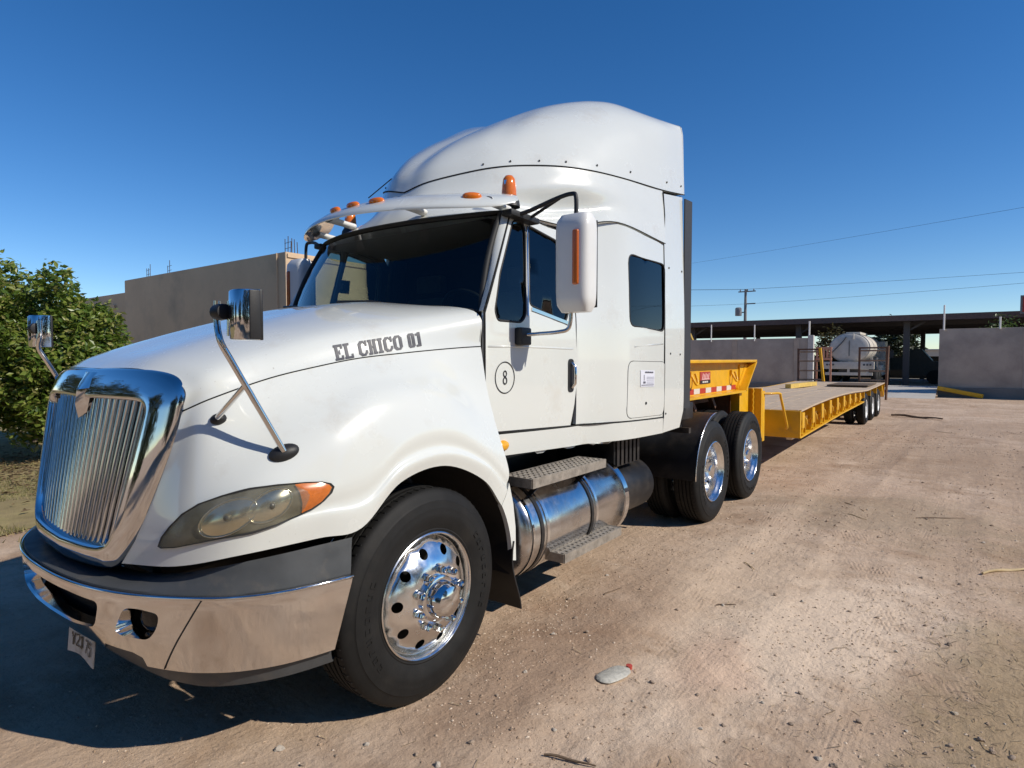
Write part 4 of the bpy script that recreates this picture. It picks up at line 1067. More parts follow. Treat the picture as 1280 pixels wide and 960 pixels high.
# rear outer disc: deep dish
rprof = cr(np.array([(.09, -.130), (.165, -.130), (.185, -.135), (.215, -.150), (.245, -.168), (.262, -.176)]), 6)
rd = disc(.075, .262, rprof, .222, .025)
rd.lathe([(-.176, .262), (-.150, .267), (-.075, .272), (-.058, .279), (-.045, .292), (-.028, .298), (-.016, .301), (-.012, .306), (-.016, .312), (-.03, .312)], n=72)
M_RR = rd.mesh('rear_rim', ALU, smooth=40, merge=.0005)
M_RH = MB().lathe([(-.13, .09), (-.10, .088), (-.055, .082), (-.035, .075), (-.03, .06), (-.03, .001)], n=36).mesh('axle_hub', ALU, smooth=35, recalc=False)
M_TY = tyre_mesh(); M_LET = letters_band(.405, 9)
M_BR = MB().lathe([(-.27, .25), (-.12, .255), (-.10, .24), (-.10, .10)], n=40).mesh('brake_drum', BLACKG, smooth=40)
def wheel(kind_, x, y, s, parent=TR, rot=0., name='wheel', rear_inner=False):
    if kind_ == 'front': rim = M_FR
    else: rim = M_RR
    w = bpy.data.objects.new(name, rim); COL.objects.link(w)
    w.location = (x, y, .508); w.rotation_euler = (rot, 0, 0 if s > 0 else math.pi)
    setp(w, parent)
    def ch(nm, me, loc=(0, 0, 0), rx=0):
        o = bpy.data.objects.new(nm, me); COL.objects.link(o); o.parent = w; o.location = loc; o.rotation_euler = (rx, 0, 0); return o
    ch('tyre', M_TY)
    kind(ch('sidewall_lettering', M_LET), 'stuff')
    if not rear_inner:
        ch('hub', M_FH if kind_ == 'front' else M_RH)
        d = .028 if kind_ == 'front' else -.132; rr_ = .1425
        for k in range(10):
            a = 2*math.pi*(k)/10; ch('lug_nut', M_NUT, (d, rr_*math.cos(a), rr_*math.sin(a)))
    if kind_ == 'front': ch('brake_drum', M_BR)
    return w
for s in (1, -1):
    wheel('front', s*1.19, 0, s, rot=.25)
    for i, y in enumerate((4.166, 5.506)):
        wheel('rear', s*1.22, y, s, rot=.4+i)
        wheel('rear', s*.885, y, s, rot=.1, rear_inner=True)
# ================================================================== lowboy trailer
TL = thing('lowboy_trailer', 'long yellow lowboy trailer with plank deck coupled behind the white truck', 'trailer', (0, 13, 0))
def zd(y): return float(np.interp(y, [7.9, 9, 10.5, 12, 13.5, 15, 16, 18, 20], [.885, .925, .955, .96, .94, .90, .88, .91, .945]))
def zb(y): return float(np.interp(y, [7.9, 12, 15.4], [.475, .575, .62]))
# gooseneck: centre box with sloped ends, flanges, tape
neck = [(3.75, 1.23), (3.75, 1.63), (6.78, 1.63), (6.30, 1.265), (5.2, 1.245)]
for s in (1, -1):
    sp = MB(); o_ = [(s*.80, y, z) for y, z in neck]; i_ = [(s*.76, y, z) for y, z in neck]
    sp.grid([o_, i_], close=True).ngon(o_).ngon(i_)
    sd = sp.build('gooseneck_side', YELLOW, TL)
    MB().box(min(s*.74, s*.92), max(s*.74, s*.92), 3.75, 6.80, 1.63, 1.665).build('top_flange', YELLOW, sd, bevel=.004)
    MB().bar((s*.83, 6.79, 1.64), (s*.83, 6.30, 1.25), .18, .03, (0, 1, 0)).build('end_flange', YELLOW, sd)
    MB().bar((s*.83, 3.76, 1.245), (s*.83, 6.32, 1.245), .18, .028).build('bottom_flange', YELLOW, sd)
    MB().bar((s*.815, 6.58, 1.60), (s*.815, 6.22, 1.28), .03, .02, (0, 1, 0)).build('edge_strip', YELLOW, sd)
    n = 12
    for k in range(n):
        y0 = 3.85+k*.197
        MB().box(min(s*.801, s*.805), max(s*.801, s*.805), y0, y0+.19, 1.272, 1.332).build('reflective_tape', DARKRED if k % 2 else TAPEW, sd)
    for y0 in (4.55, 6.02):
        hk = MB().tube(cr([(s*.815, y0-.04, 1.50), (s*.86, y0-.05, 1.42), (s*.87, y0, 1.385), (s*.86, y0+.05, 1.42), (s*.83, y0+.05, 1.51)], 4), .014, 8)
        hk.build('tie_hook', YELLOW, sd, smooth=60)
        MB().box(min(s*.80, s*.83), max(s*.80, s*.83), y0-.07, y0-.01, 1.47, 1.53).build('hook_lug', YELLOW, sd)
    if s > 0:
        em = MB().box(.801, .808, 4.83, 5.18, 1.385, 1.525).build('maker_plate', mat('red_plate', (.40, .055, .04), .4), sd)
        MB().box(.808, .810, 4.83, 5.18, 1.385, 1.425).build('plate_band', BLACK, em)
        for k, (a, b_) in enumerate(((4.90, 4.955), (4.965, 5.02), (5.03, 5.085))): MB().box(.8105, .812, a, b_, 1.395, 1.415).build('print', TAPEW, em)
        PINK = mat('pale_script', (.75, .45, .42), .5)
        for k in range(5): MB().bar((.8095, 4.90+k*.05, 1.445), (.8095, 4.925+k*.05, 1.505-.01*(k % 2)), .022, .003, (1, 0, 0)).build('print', PINK, em)
        MB().box(.809, .8105, 4.88, 5.14, 1.432, 1.444).build('print', PINK, em)
MB().box(-.755, .755, 3.80, 6.70, 1.30, 1.60).build('gooseneck_body', YELLOW, TL)
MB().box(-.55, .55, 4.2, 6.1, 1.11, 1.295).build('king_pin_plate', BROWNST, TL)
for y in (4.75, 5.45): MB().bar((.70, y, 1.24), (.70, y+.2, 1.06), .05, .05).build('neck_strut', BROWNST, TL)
for y in (4.4, 5.6): MB().tube([(.3, y, 1.66), (.3, y, 1.80)], .014, 8).build('stub_pipe', TAPEW, TL)
for s in (1, -1):
    MB().box(min(s*.74, s*.86), max(s*.74, s*.86), 6.20, 6.30, .52, 1.24).build('neck_leg', YELLOW, TL, bevel=.004)
    MB().box(min(s*.72, s*.82), max(s*.72, s*.82), 6.33, 6.74, .52, 1.60).build('neck_web', YELLOW, TL)
    MB().box(min(s*.62, s*.97), max(s*.62, s*.97), 6.86, 6.93, .55, 1.26).build('hinge_plate', YELLOW, TL, bevel=.005)
    MB().box(min(s*.90, s*.97), max(s*.90, s*.97), 6.935, 7.05, .50, 1.22).build('hinge_plate', YELLOW, TL, bevel=.005)
    hz = MB()
    hz.tube([(s*(.86+.012*(k % 2)), 6.82, .62+k*.04) for k in range(17)], .014, 6).build('hinge_chain', YELLOW, TL)
    MB().tube(cr([(s*.96, 7.0, 1.18), (s*1.05, 7.1, 1.18), (s*1.12, 7.25, 1.175), (s*1.13, 7.3, 1.10), (s*1.17, 7.5, .70), (s*1.15, 7.55, .64)], 4), .018, 8).build('jack_handle', YELLOW, TL, smooth=60)
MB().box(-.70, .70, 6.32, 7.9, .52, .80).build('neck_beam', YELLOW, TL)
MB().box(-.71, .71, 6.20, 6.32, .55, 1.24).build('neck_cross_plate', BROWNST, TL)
MB().box(.45, .72, 6.55, 6.60, .30, .60).build('landing_foot', YELLOW, TL)
# deck
MB().box(-1.275, 1.275, 7.90, 7.96, .465, zd(7.9)-.004).build('deck_front_plate', YELLOW, TL, bevel=.004)
ys = np.linspace(7.97, 15.25, 23)
npk = 12
for k in range(npk):
    x0 = -1.235+2.47*k/npk+.006; x1 = -1.235+2.47*(k+1)/npk-.006; dz = random.uniform(-.006, .006)
    rows = [[(x0, y, zd(y)-.05), (x0, y, zd(y)+dz), (x1, y, zd(y)+dz+random.uniform(-.002, .002)), (x1, y, zd(y)-.05)] for y in ys]
    MB().grid(rows, close=True).ngon(rows[0]).ngon(rows[-1]).build('plank', WOOD, TL, smooth=0)
ys2 = np.linspace(15.27, 19.9, 12)
for k in range(npk):
    x0 = -1.235+2.47*k/npk+.006; x1 = -1.235+2.47*(k+1)/npk-.006
    rows = [[(x0, y, zd(y)-.05), (x0, y, zd(y)), (x1, y, zd(y)), (x1, y, zd(y)-.05)] for y in ys2]
    MB().grid(rows, close=True).ngon(rows[0]).ngon(rows[-1]).build('plank', WOOD, TL, smooth=0)
for y in np.arange(8.4, 15.2, .85): MB().box(-1.13, 1.13, y-.04, y+.04, zd(y)-.20, zd(y)-.055).build('cross_member', BROWNST, TL)
def beam(mb, s, xa, xb, za, zb_, yy):
    rows = [[(s*xa, y, za(y)), (s*xb, y, za(y)), (s*xb, y, zb_(y)), (s*xa, y, zb_(y))] for y in yy]
    return mb.grid(rows, close=True).ngon(rows[0]).ngon(rows[-1])
for s in (1, -1):
    web = beam(MB(), s, 1.10, 1.115, zb, lambda y: zd(y)-.06, ys).build('side_beam', mat('shaded_yellow_paint', (.23, .115, .025), .6, var=.25), TL)  # recessed web: its shadow is put into a darker paint colour
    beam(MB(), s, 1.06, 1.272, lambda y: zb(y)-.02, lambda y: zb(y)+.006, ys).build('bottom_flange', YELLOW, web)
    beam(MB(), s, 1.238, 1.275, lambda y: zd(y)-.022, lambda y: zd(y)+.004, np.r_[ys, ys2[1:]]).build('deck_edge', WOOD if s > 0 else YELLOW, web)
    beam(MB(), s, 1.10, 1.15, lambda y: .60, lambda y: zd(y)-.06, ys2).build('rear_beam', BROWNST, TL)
    i = 0
    for y in np.arange(8.10, 15.2, .40):
        z0, z1 = zb(y)+.008, zd(y)-.045; h = z1-z0
        if i % 2 == 0:      # outrigger plate with a hole
            o_ = [(0, 0), (.125, 0), (.125, h), (0, h)]
            pl_ = sheet([(0, z0), (.10, z0), (.115, z1-.02), (.115, z1), (0, z1)], [ring2(.06, z0+h*.55, .032, 12)], lambda a, z: (s*(1.117+a*1.25), y, z), .08)
            pl_.build('outrigger', YELLOW, TL, solid=.02)
            MB().box(min(s*1.215, s*1.262), max(s*1.215, s*1.262), y+.025, y+.20, z0+h*.28, z1-.01).build('outrigger_pocket', YELLOW, TL, bevel=.01)
            MB().bar((s*1.24, y+.17, z0+h*.30), (s*1.255, y+.03, z0+.01), .02, .03).build('outrigger_brace', YELLOW, TL)
        else:
            MB().box(min(s*1.117, s*1.235), max(s*1.117, s*1.235), y, y+.025, z0, z0+h*.66).build('stiffener', YELLOW, TL)
            MB().tube([(s*1.17, y+.06, z0+h*.75), (s*1.23, y+.075, z0+h*.55), (s*1.235, y+.10, z0+h*.35), (s*1.18, y+.12, z0+h*.25)], .016, 8).build('tie_ring', YELLOW, TL)
        i += 1
    MB().bar((s*1.1, 7.99, zb(8)-.03), (s*.9, 12.6, .38), .08, .05).build('air_pipe_guard', TAPEW, TL)
    # fenders over the wheels and tail pieces
    for y in (15.3, 16.52, 17.87, 19.25):
        MB().box(min(s*1.15, s*1.262), max(s*1.15, s*1.262), y, y+.05, .70, zd(y)-.045).build('rear_stiffener', YELLOW, TL)
    MB().bar((s*1.21, 19.35, .86), (s*1.21, 19.95, .52), .10, .06).build('tail_bracket', YELLOW, TL)
    MB().box(min(s*1.0, s*1.27), max(s*1.0, s*1.27), 19.91, 19.97, .55, .93).build('tail_plate', YELLOW, TL)
MB().box(-1.0, 1.0, 19.91, 19.96, .65, .93).build('tail_beam', YELLOW, TL)
# axles and wheels
M_TT = tyre_mesh(.405, .22, .222, False, 'trailer_tyre')
WRIM = mat('white_rim_paint', (.72, .72, .70), .4, var=.06)
tprof = cr(np.array([(.06, -.09), (.12, -.09), (.15, -.10), (.19, -.13)]), 5)
td = disc(.05, .19, tprof, .16, .018, 8, .04); td.lathe([(-.13, .19), (-.06, .20), (-.03, .215), (-.014, .228), (-.02, .236), (-.04, .236)], n=48)
M_TRM = td.mesh('trailer_rim', WRIM, smooth=40, merge=.0005)
M_TH = MB().lathe([(-.09, .07), (-.03, .065), (-.02, .05), (-.02, .001)], n=24).mesh('hub', WRIM, smooth=40)
for y in (15.88, 17.22, 18.56):
    MB().lathe([(-1.0, .07), (1.0, .07)], (0, y, .39), 'x', 12, True, True).build('axle', BLACKG, TL)
    for s in (1, -1):
        for x in (1.265, .99):
            w = bpy.data.objects.new('wheel', M_TRM); COL.objects.link(w); w.location = (s*x, y, .39); w.rotation_euler = (y, 0, 0 if s > 0 else math.pi); setp(w, TL)
            for nm, me in (('tyre', M_TT), ('hub', M_TH)):
                o = bpy.data.objects.new(nm, me); COL.objects.link(o); o.parent = w
# ramps folded up at the tail
def ramp(xa, xb, lean, z1):
    y0, y1 = 20.02, 20.02+lean
    A = Vector((xa, y0, .80)); A2 = Vector((xa-.04 if xa < 0 else xa, y1, z1)); B = Vector((xb, y0, .80)); B2 = Vector((xb-.06 if xa < 0 else xb, y1, z1))
    r = MB().bar(A, A2, .05, .13, (0, 1, 0)).build('ramp', BROWNST, TL)
    MB().bar(B, B2, .05, .13, (0, 1, 0)).build('ramp_rail', BROWNST, r)
    for t in (.16, .40, .66, .91):
        p, q_ = A.lerp(A2, t), B.lerp(B2, t); MB().bar(p, q_, .12, .05, (0, 0, 1)).build('ramp_rung', mat('worn_brown_steel', (.27, .19, .125), .7, var=.3), r)
    MB().bar(A.lerp(A2, .98), B.lerp(B2, .98), .12, .05).build('ramp_rung', BROWNST, r)
ramp(-1.22, -.48, .12, 2.02); ramp(.56, 1.30, .0, 2.05)
MB().bar((-.44, 19.98, .80), (-.58, 20.0, 2.04), .07, .07).build('ramp_prop', YELLOW, TL)
MB().bar((1.31, 19.96, .40), (1.34, 20.0, 2.08), .05, .05).build('ramp_prop', BROWNST, TL)
# timber lying on the deck
a = atZ(985, 484.5, .93); b_ = atZ(1018, 480, .945)
tag(MB().bar(Vector((a[0], a[1], zd(a[1])+.06)), Vector((b_[0], b_[1], zd(b_[1])+.06)), .14, .11).build('timber', mat('yellow_timber', (.62, .42, .10), .7, var=.2)), 'yellow painted timber lying on the trailer deck', 'timber')
tag(MB().box(.15, 1.15, 16.9, 18.9, zd(18)+.012, zd(18)+.045).build('rubber_mat', mat('brown_mat', (.11, .075, .045), .9, var=.2)), 'dark brown mat lying on the rear of the trailer deck', 'mat')
# ================================================================== the house on the left
PLAS = mat('house_plaster', (.60, .43, .275), .9, var=.08, vscale=.7, bump=.15, bscale=25, dirt=(.36, .28, .20), dscale=.6, dlo=.5, dhi=.8)
HO = thing('plastered_house', 'flat roofed tan plastered house with rebar sticking out of the roof corner', 'house', (-18, 12, 0))
MB().box(-23.0, -12.25, 8.0, 22, -.1, 4.72).build('wall', PLAS, HO, bevel=.05)
rows = []
MB().box(-32, -23.003, 8.25, 20, -.1, 4.32).build('wing_wall', PLAS, HO, bevel=.05)
MB().box(-12.248, -12.21, 8.05, 22, 4.56, 4.66).build('roof_band', PLAS, HO)
REB = mat('rebar', (.075, .05, .04), .8)
for (cx, cy, n) in ((-12.5, 8.25, 6), (-21.6, 8.3, 3), (-19.9, 8.3, 2)):
    for k in range(n):
        x = cx+(k % 3)*.14-.14; y = cy+(k//3)*.22; h = .42+.10*math.sin(k*2.3+cx)
        MB().tube([(x, y, 4.70), (x+.02*math.sin(k), y, 4.72+h)], .011, 6).build('rebar', REB, HO)
    for zz in (4.86, 5.02):
        MB().tube([(cx-.16, cy, zz), (cx+.16, cy, zz+.02)], .007, 6).build('rebar_tie', REB, HO)
for x in (-27.5, -26.6, -25.7, -24.8): MB().box(x, x+.35, 8.16, 8.249, 3.72, 3.86).build('beam_end', PLAS, HO)
MB().tube([(-12.62, 7.96, 0), (-12.62, 7.96, 4.7)], .02, 6).build('down_pipe', PLAS, HO)

# ================================================================== yard walls, gate posts
CONC = mat('grey_block_wall', (.42, .36, .295), .95, var=.10, vscale=1.2, bump=.2, bscale=18, dirt=(.27, .235, .20), dscale=.8, dlo=.45, dhi=.75)
CONC2 = mat('wall_plinth', (.20, .185, .165), .95, var=.12, vscale=1.2, bump=.2, bscale=18)
PIPE = mat('white_pipe', (.72, .70, .66), .6)
def ywall(x0, x1, z, label, pl=True):
    w = tag(MB().box(x0, x1, 31.0, 31.18, -.1, z).build('yard_wall', CONC, None, bevel=.02), label, 'wall')
    if pl: MB().box(x0, x1, 30.86, 30.998, -.1, .42).build('plinth', CONC2, w)
    for x in np.arange(x0+3.0, x1-.2, 3.05):
        MB().box(x-.13, x+.13, 30.975, 30.999, .43, z-.01).build('pilaster', CONC, w)
    return w
ywall(-34, -3.05, 2.72, 'long grey yard wall running behind the trailer gooseneck')
ywall(2.30, 26, 3.0, 'grey yard wall with dark plinth beside the yellow kerb bar')
for x, z, lab in ((2.46, 4.05, 'white wrapped pipe standing on the wall end beside the gateway'), (4.4, 3.46, 'thin white pipe on the wall with greenery behind it')):
    o = MB().tube([(x, 30.95, 2.95), (x, 30.95, z)], .035, 8).build('fence_pipe', PIPE, None); tag(o, lab, 'pipe', 'white pipes along the yard walls')
for px, lab in ((889, 'thin white pipe on the long wall, nearest the truck sleeper'), (943, 'thin white pipe on the long wall between truck and gate post')):
    a = atY(px, 424, 30.95); b_ = atY(px, 406, 30.95); o = MB().tube([(a[0], 30.95, 2.6), (a[0], 30.95, b_[2])], .03, 8).build('fence_pipe', PIPE, None); tag(o, lab, 'pipe', 'white pipes along the yard walls')
gp = MB().box(-3.04, -2.78, 30.92, 31.2, -.1, 2.85).build('gate_post', mat('pale_post', (.50, .47, .42), .9, var=.1), None, bevel=.02)
tag(gp, 'pale concrete gate post with thin pipe rising behind the trailer ramp', 'gate post')
MB().tube([(-3.0, 31.05, 2.84), (-3.0, 31.05, 3.55)], .04, 8).build('post_pipe', PIPE, gp)
# yellow kerb bar by the gateway
a = atZ(1186, 487, .05); b_ = atZ(1228, 496, .05)
kb = MB().bar(Vector((2.3, 30.72, .40)), Vector((3.9, 30.45, .09)), .20, .18).build('kerb_bar', YELLOW, None, bevel=.02)
tag(kb, 'yellow painted concrete kerb bar lying at the gateway wall', 'kerb bar')

# ================================================================== open shed behind the wall
SH = thing('open_shed', 'long dark flat roofed open shed on steel columns behind the yard walls', 'shed', (-3, 50, 0))
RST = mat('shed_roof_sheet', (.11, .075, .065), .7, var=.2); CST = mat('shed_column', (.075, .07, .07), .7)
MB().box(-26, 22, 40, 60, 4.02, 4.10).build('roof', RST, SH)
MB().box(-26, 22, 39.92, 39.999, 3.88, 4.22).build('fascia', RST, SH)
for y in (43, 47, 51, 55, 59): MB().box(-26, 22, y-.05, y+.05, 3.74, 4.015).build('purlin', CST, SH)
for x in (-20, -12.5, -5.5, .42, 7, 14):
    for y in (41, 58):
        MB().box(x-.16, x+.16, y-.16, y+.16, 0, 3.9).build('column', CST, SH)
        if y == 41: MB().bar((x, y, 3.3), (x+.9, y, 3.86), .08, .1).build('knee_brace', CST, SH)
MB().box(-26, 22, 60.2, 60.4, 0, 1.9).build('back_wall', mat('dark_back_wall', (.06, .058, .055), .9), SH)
# dark parked trucks in its shade
def dark_truck(x, y, lab, c, L_=6.5):
    t = thing('parked_truck', lab, 'truck', (x, y, 0), 'dark trucks parked under the shed')
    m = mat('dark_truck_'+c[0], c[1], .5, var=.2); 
    MB().box(x, x+L_, y-1.1, y+1.1, .95, 1.15).build('bed', m, t)
    MB().box(x, x+L_, y-1.12, y-1.05, 1.15, 1.75).build('side_board', m, t); MB().box(x, x+L_, y+1.05, y+1.12, 1.15, 1.75).build('side_board', m, t)
    rows = [[(x+L_+a, y-1.1, z), (x+L_+a, y+1.1, z)] for a, z in ((.1, .6), (.1, 2.3), (.9, 2.35), (1.5, 1.55), (2.4, 1.4), (2.5, .6))]
    cb = MB().grid(rows); cb.ngon([r_[0] for r_ in rows]).ngon([r_[1] for r_ in rows]); cb.build('cab', m, t)
    MB().grid([[(x+L_+.96, y-.95, 2.28), (x+L_+.96, y+.95, 2.28)], [(x+L_+1.50, y-.95, 1.60), (x+L_+1.50, y+.95, 1.60)]]).build('windscreen', BLACKG, t)
    for dx in (1.0, 2.1, L_+1.7):
        for dy in (-1.0, 1.0): MB().lathe([(-.12, .2), (-.12, .48), (.12, .48), (.12, .2)], (0, 0, 0), 'y', 20).add(MB()).build('wheel', RUBBER, None) if False else MB().lathe([(y+dy-.12, .05), (y+dy-.12, .48), (y+dy+.12, .48), (y+dy+.12, .05)], (x+dx, 0, .48), 'y', 20).build('wheel', RUBBER, t)
    for dy in (-.8, .8): MB().box(x+L_+2.5, x+L_+2.54, y+dy-.15, y+dy+.15, .95, 1.15).build('headlight', TAPEW, t)
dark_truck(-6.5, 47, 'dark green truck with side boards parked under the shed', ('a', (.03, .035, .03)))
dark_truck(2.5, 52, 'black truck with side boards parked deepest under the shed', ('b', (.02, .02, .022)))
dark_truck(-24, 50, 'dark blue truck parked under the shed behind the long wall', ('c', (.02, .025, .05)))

# ================================================================== white water tanker
TK = thing('tank_truck', 'white water tank truck standing in the gateway behind the trailer ramps', 'truck', (-1.2, 38, 0))
TW = mat('tanker_white', (.60, .55, .47), .5, var=.1, vscale=2, dirt=(.36, .32, .27), dscale=1.5, dlo=.5, dhi=.85)
TD = mat('tanker_dark', (.10, .095, .09), .7)
p0 = atY(1037, 440, 36); p1 = atY(1087.5, 440, 36); tp = atY(1062, 416.5, 36); cxk = (p0[0]+p1[0])/2; rx = (p1[0]-p0[0])/2; czk = 2.28; rz = tp[2]-czk
TKL = 5.2
def ell(y, k, n=36): return [(cxk+rx*k*math.cos(t), y, czk+rz*k*math.sin(t)) for t in np.linspace(0, 2*math.pi, n, endpoint=False)]
rows = [ell(35.90, .02), ell(35.91, .6), ell(35.95, .9), ell(36.0, .985), ell(36.03, 1), ell(36+TKL, 1), ell(36+TKL+.1, .9), ell(36+TKL+.14, .02)]
tk = MB().grid(rows, close=True).build('tank', TW, TK, smooth=50)
for y in (36.0, 37.7, 39.4, 41.1): MB().grid([ell(y, 1.0), ell(y, 1.02), ell(y+.06, 1.02), ell(y+.06, 1.0)], close=True).build('tank_band', TW, tk, smooth=40)
MB().box(cxk-.35, cxk+.35, 37.2, 40.4, czk+rz-.02, czk+rz+.10).build('catwalk', TW, tk)
MB().tube(cr([(cxk-.15, 35.86, czk+rz*.75), (cxk-.35, 35.82, czk+.3), (cxk-.8, 35.84, czk-.2), (cxk-.95, 35.9, czk-.35)], 5), .03, 8).build('hose', TD, TK, smooth=60)
MB().tube([(cxk, 35.86, czk+rz*.5), (cxk, 35.86, czk-.45)], .02, 8).build('sight_tube', TD, TK)
MB().tube([(cxk+.2, 35.9, czk+rz*.98), (cxk+.2, 35.86, czk+rz*.6)], .03, 8).build('vent_pipe', TW, TK)
MB().box(cxk-1.22, cxk+1.22, 35.72, 35.92, 1.12, 1.52).build('rear_panel', TW, TK, bevel=.02)
for dx in (-1.05, -.9, -.75, .75, .9, 1.05): MB().lathe([(-.02, .0), (-.02, .05), (.0, .055)], (cxk+dx, 35.715, 1.36), 'y', 12).build('tail_lamp', TD, TK)
MB().box(cxk-1.15, cxk+1.15, 35.74, 35.86, .78, .94).build('bumper_bar', TW, TK)
for dx in (-.9, 0, .9): MB().box(cxk+dx-.06, cxk+dx+.06, 35.75, 35.85, .94, 1.115).build('bumper_post', TW, TK)
MB().box(cxk-.5, cxk+.5, 35.95, 44.0, .75, 1.25).build('chassis', TD, TK)
for s in (1, -1):
    for y in (37.2, 38.5, 43.2):
        MB().lathe([(cxk+s*1.12-.15, .05), (cxk+s*1.12-.15, .48), (cxk+s*1.12-.10, .52), (cxk+s*1.12+.10, .52), (cxk+s*1.12+.15, .48), (cxk+s*1.12+.15, .25), (cxk+s*1.12+.08, .05)], (0, y, .52), 'x', 24).build('wheel', RUBBER, TK, smooth=40)
    MB().box(cxk+s*1.08-.12, cxk+s*1.08+.12, 39.6, 41.2, .70, 1.30).build('side_box', TW, TK, bevel=.02)
    for y in (36.6, 39.3, 41.4): MB().box(cxk+s*1.0-.05, cxk+s*1.0+.05, y, y+.08, 1.2, 1.75).build('tank_stand', TW, TK)
rows = [[(cxk-1.15, y, z), (cxk+1.15, y, z)] for y, z in ((41.8, .7), (41.8, 2.75), (43.2, 2.8), (43.7, 1.9), (44.9, 1.75), (45.0, .7))]
MB().grid(rows).ngon([r_[0] for r_ in rows]).ngon([r_[1] for r_ in rows]).build('cab', TW, TK, bevel=.05)
MB().tube([(cxk+1.15, 41.9, 2.2), (cxk+1.5, 41.9, 2.25), (cxk+1.5, 41.9, 1.75)], .02, 6).build('mirror_arm', TD, TK)
MB().box(cxk+1.4, cxk+1.6, 41.85, 41.93, 1.75, 2.2).build('mirror', TD, TK, bevel=.02)
# salmon slotted barrier next to it
c = atY(1030, 441, 33)
b1 = thing('slotted_barrier', 'faded salmon slotted plastic barrier standing left of the tank truck', 'barrier', (c[0], 33, 0))
SAL = mat('salmon_plastic', (.58, .27, .17), .6, var=.15)
MB().box(c[0]-.38, c[0]+.38, 32.9, 33.0, c[2]+.16, c[2]+.30).build('top_rail', SAL, b1, bevel=.015)
for k in range(5): MB().box(c[0]-.36+k*.16, c[0]-.27+k*.16, 32.92, 32.98, c[2]-.25, c[2]+.155).build('slat', SAL, b1)
MB().box(c[0]-.38, c[0]+.38, 32.9, 33.0, c[2]-.38, c[2]-.255).build('lower_rail', SAL, b1, bevel=.015)
for dx in (-.33, .33): MB().box(c[0]+dx-.04, c[0]+dx+.04, 32.92, 32.98, 0, c[2]-.385).build('leg', SAL, b1)

# ================================================================== power line
PO = thing('utility_pole', 'concrete utility pole with cross arms and a transformer beyond the shed', 'utility pole', (-17.1, 70, 0))
PC = mat('pole_concrete', (.20, .19, .18), .9)
MB().tube([(-17.1, 70, 0), (-17.1, 70, 9.6)], [.22, .13], 12).build('pole', PC, PO, smooth=60)
for z in (9.3, 7.9): MB().box(-17.9 if z > 9 else -17.2, -16.0, 69.94, 70.06, z, z+.12).build('cross_arm', PC, PO)
for x in (-17.7, -16.9, -16.2): MB().lathe([(0, .05), (.1, .07), (.2, .04), (.25, .01)], (x, 70, 9.42), 'z', 10).build('insulator', PC, PO)
MB().lathe([(0, .05), (0, .33), (.05, .36), (.85, .36), (.95, .25), (.98, .02)], (-17.75, 69.6, 6.6), 'z', 16).build('transformer', mat('transformer_grey', (.22, .22, .23), .6), PO, smooth=40)
MB().bar((-17.75, 69.8, 7.0), (-17.1, 70, 7.0), .1, .12).build('transformer_arm', PC, PO)
WIRE = mat('wire', (.03, .03, .03), .8)
def wire(pts, lab, sag=.0, r=.012):
    P_ = []
    for i in range(len(pts)-1):
        a, b_ = np.array(pts[i]), np.array(pts[i+1])
        for t in np.linspace(0, 1, 16)[(1 if i else 0):]: p = a+(b_-a)*t; p[2] -= sag*4*t*(1-t); P_.append(tuple(p))
    tag(MB().tube(P_, r, 6).build('power_line', WIRE, None, smooth=180), lab, 'power line', 'overhead power lines')
for x, z, q_ in ((-17.7, 9.62, 'end insulator above the transformer'), (-16.9, 9.62, 'middle insulator of the top arm')):
    wire([(-75, 45, 12.5), (x, 70, z), (60, 72, z+1.2)], 'overhead wire strung from the utility pole, '+q_, .5)
wire([(-75, 45, 9.9), (-17.0, 70, 7.95), (60, 62, 11.5)], 'overhead wire strung from the lower arm of the utility pole', .9)
a, b_ = atY(862, 327, 68), atY(1280, 254, 45)
d = (b_-a); wire([tuple(a-d*.6), tuple(b_+d*.6)], 'single high overhead wire slanting across the open sky', .3, .008)
# red sign on a post beyond the wall
sg = thing('roadside_sign', 'red sign panel with grey frame rising above the shed roof', 'sign', (0, 0, 0))
c = atY(1290, 384, 38); sg.location = (c[0], 38, 0)
MB().box(c[0]-.45, c[0]+1.6, 38, 38.12, c[2]-.30, c[2]+.62).build('frame', PC, sg); MB().box(c[0]-.36, c[0]+1.5, 37.985, 37.999, c[2]-.22, c[2]+.54).build('panel', DARKRED, sg)
MB().tube([(c[0]+.6, 38.1, 0), (c[0]+.6, 38.1, c[2])], .08, 8).build('post', PC, sg)
# yellow digger arm behind the long wall
c = atY(864, 424, 36)
dg = thing('excavator', 'yellow digger with its arm showing above the long wall', 'digger', (c[0]-1.6, 36, 0))
DY = mat('dull_yellow', (.42, .27, .05), .6, var=.2)
MB().bar((c[0]-3.2, 36, 1.2), (c[0]-.3, 36, 3.6), .35, .45).build('boom', DY, dg); MB().bar((c[0]-.45, 36, 3.75), (c[0]+.25, 36, 2.2), .25, .35).build('stick', DY, dg)
MB().box(c[0]-5.2, c[0]-3.0, 35, 37, .9, 2.4).build('body', DY, dg, bevel=.1)
for s in (-.8, .8): MB().box(c[0]-5.4, c[0]-2.6, 36+s-.25, 36+s+.25, 0, .88).build('track', BLACKG, dg, bevel=.2)
MB().box(c[0]-.05, c[0]+.55, 35.6, 36.4, 1.5, 2.25).build('bucket', DY, dg, bevel=.08)
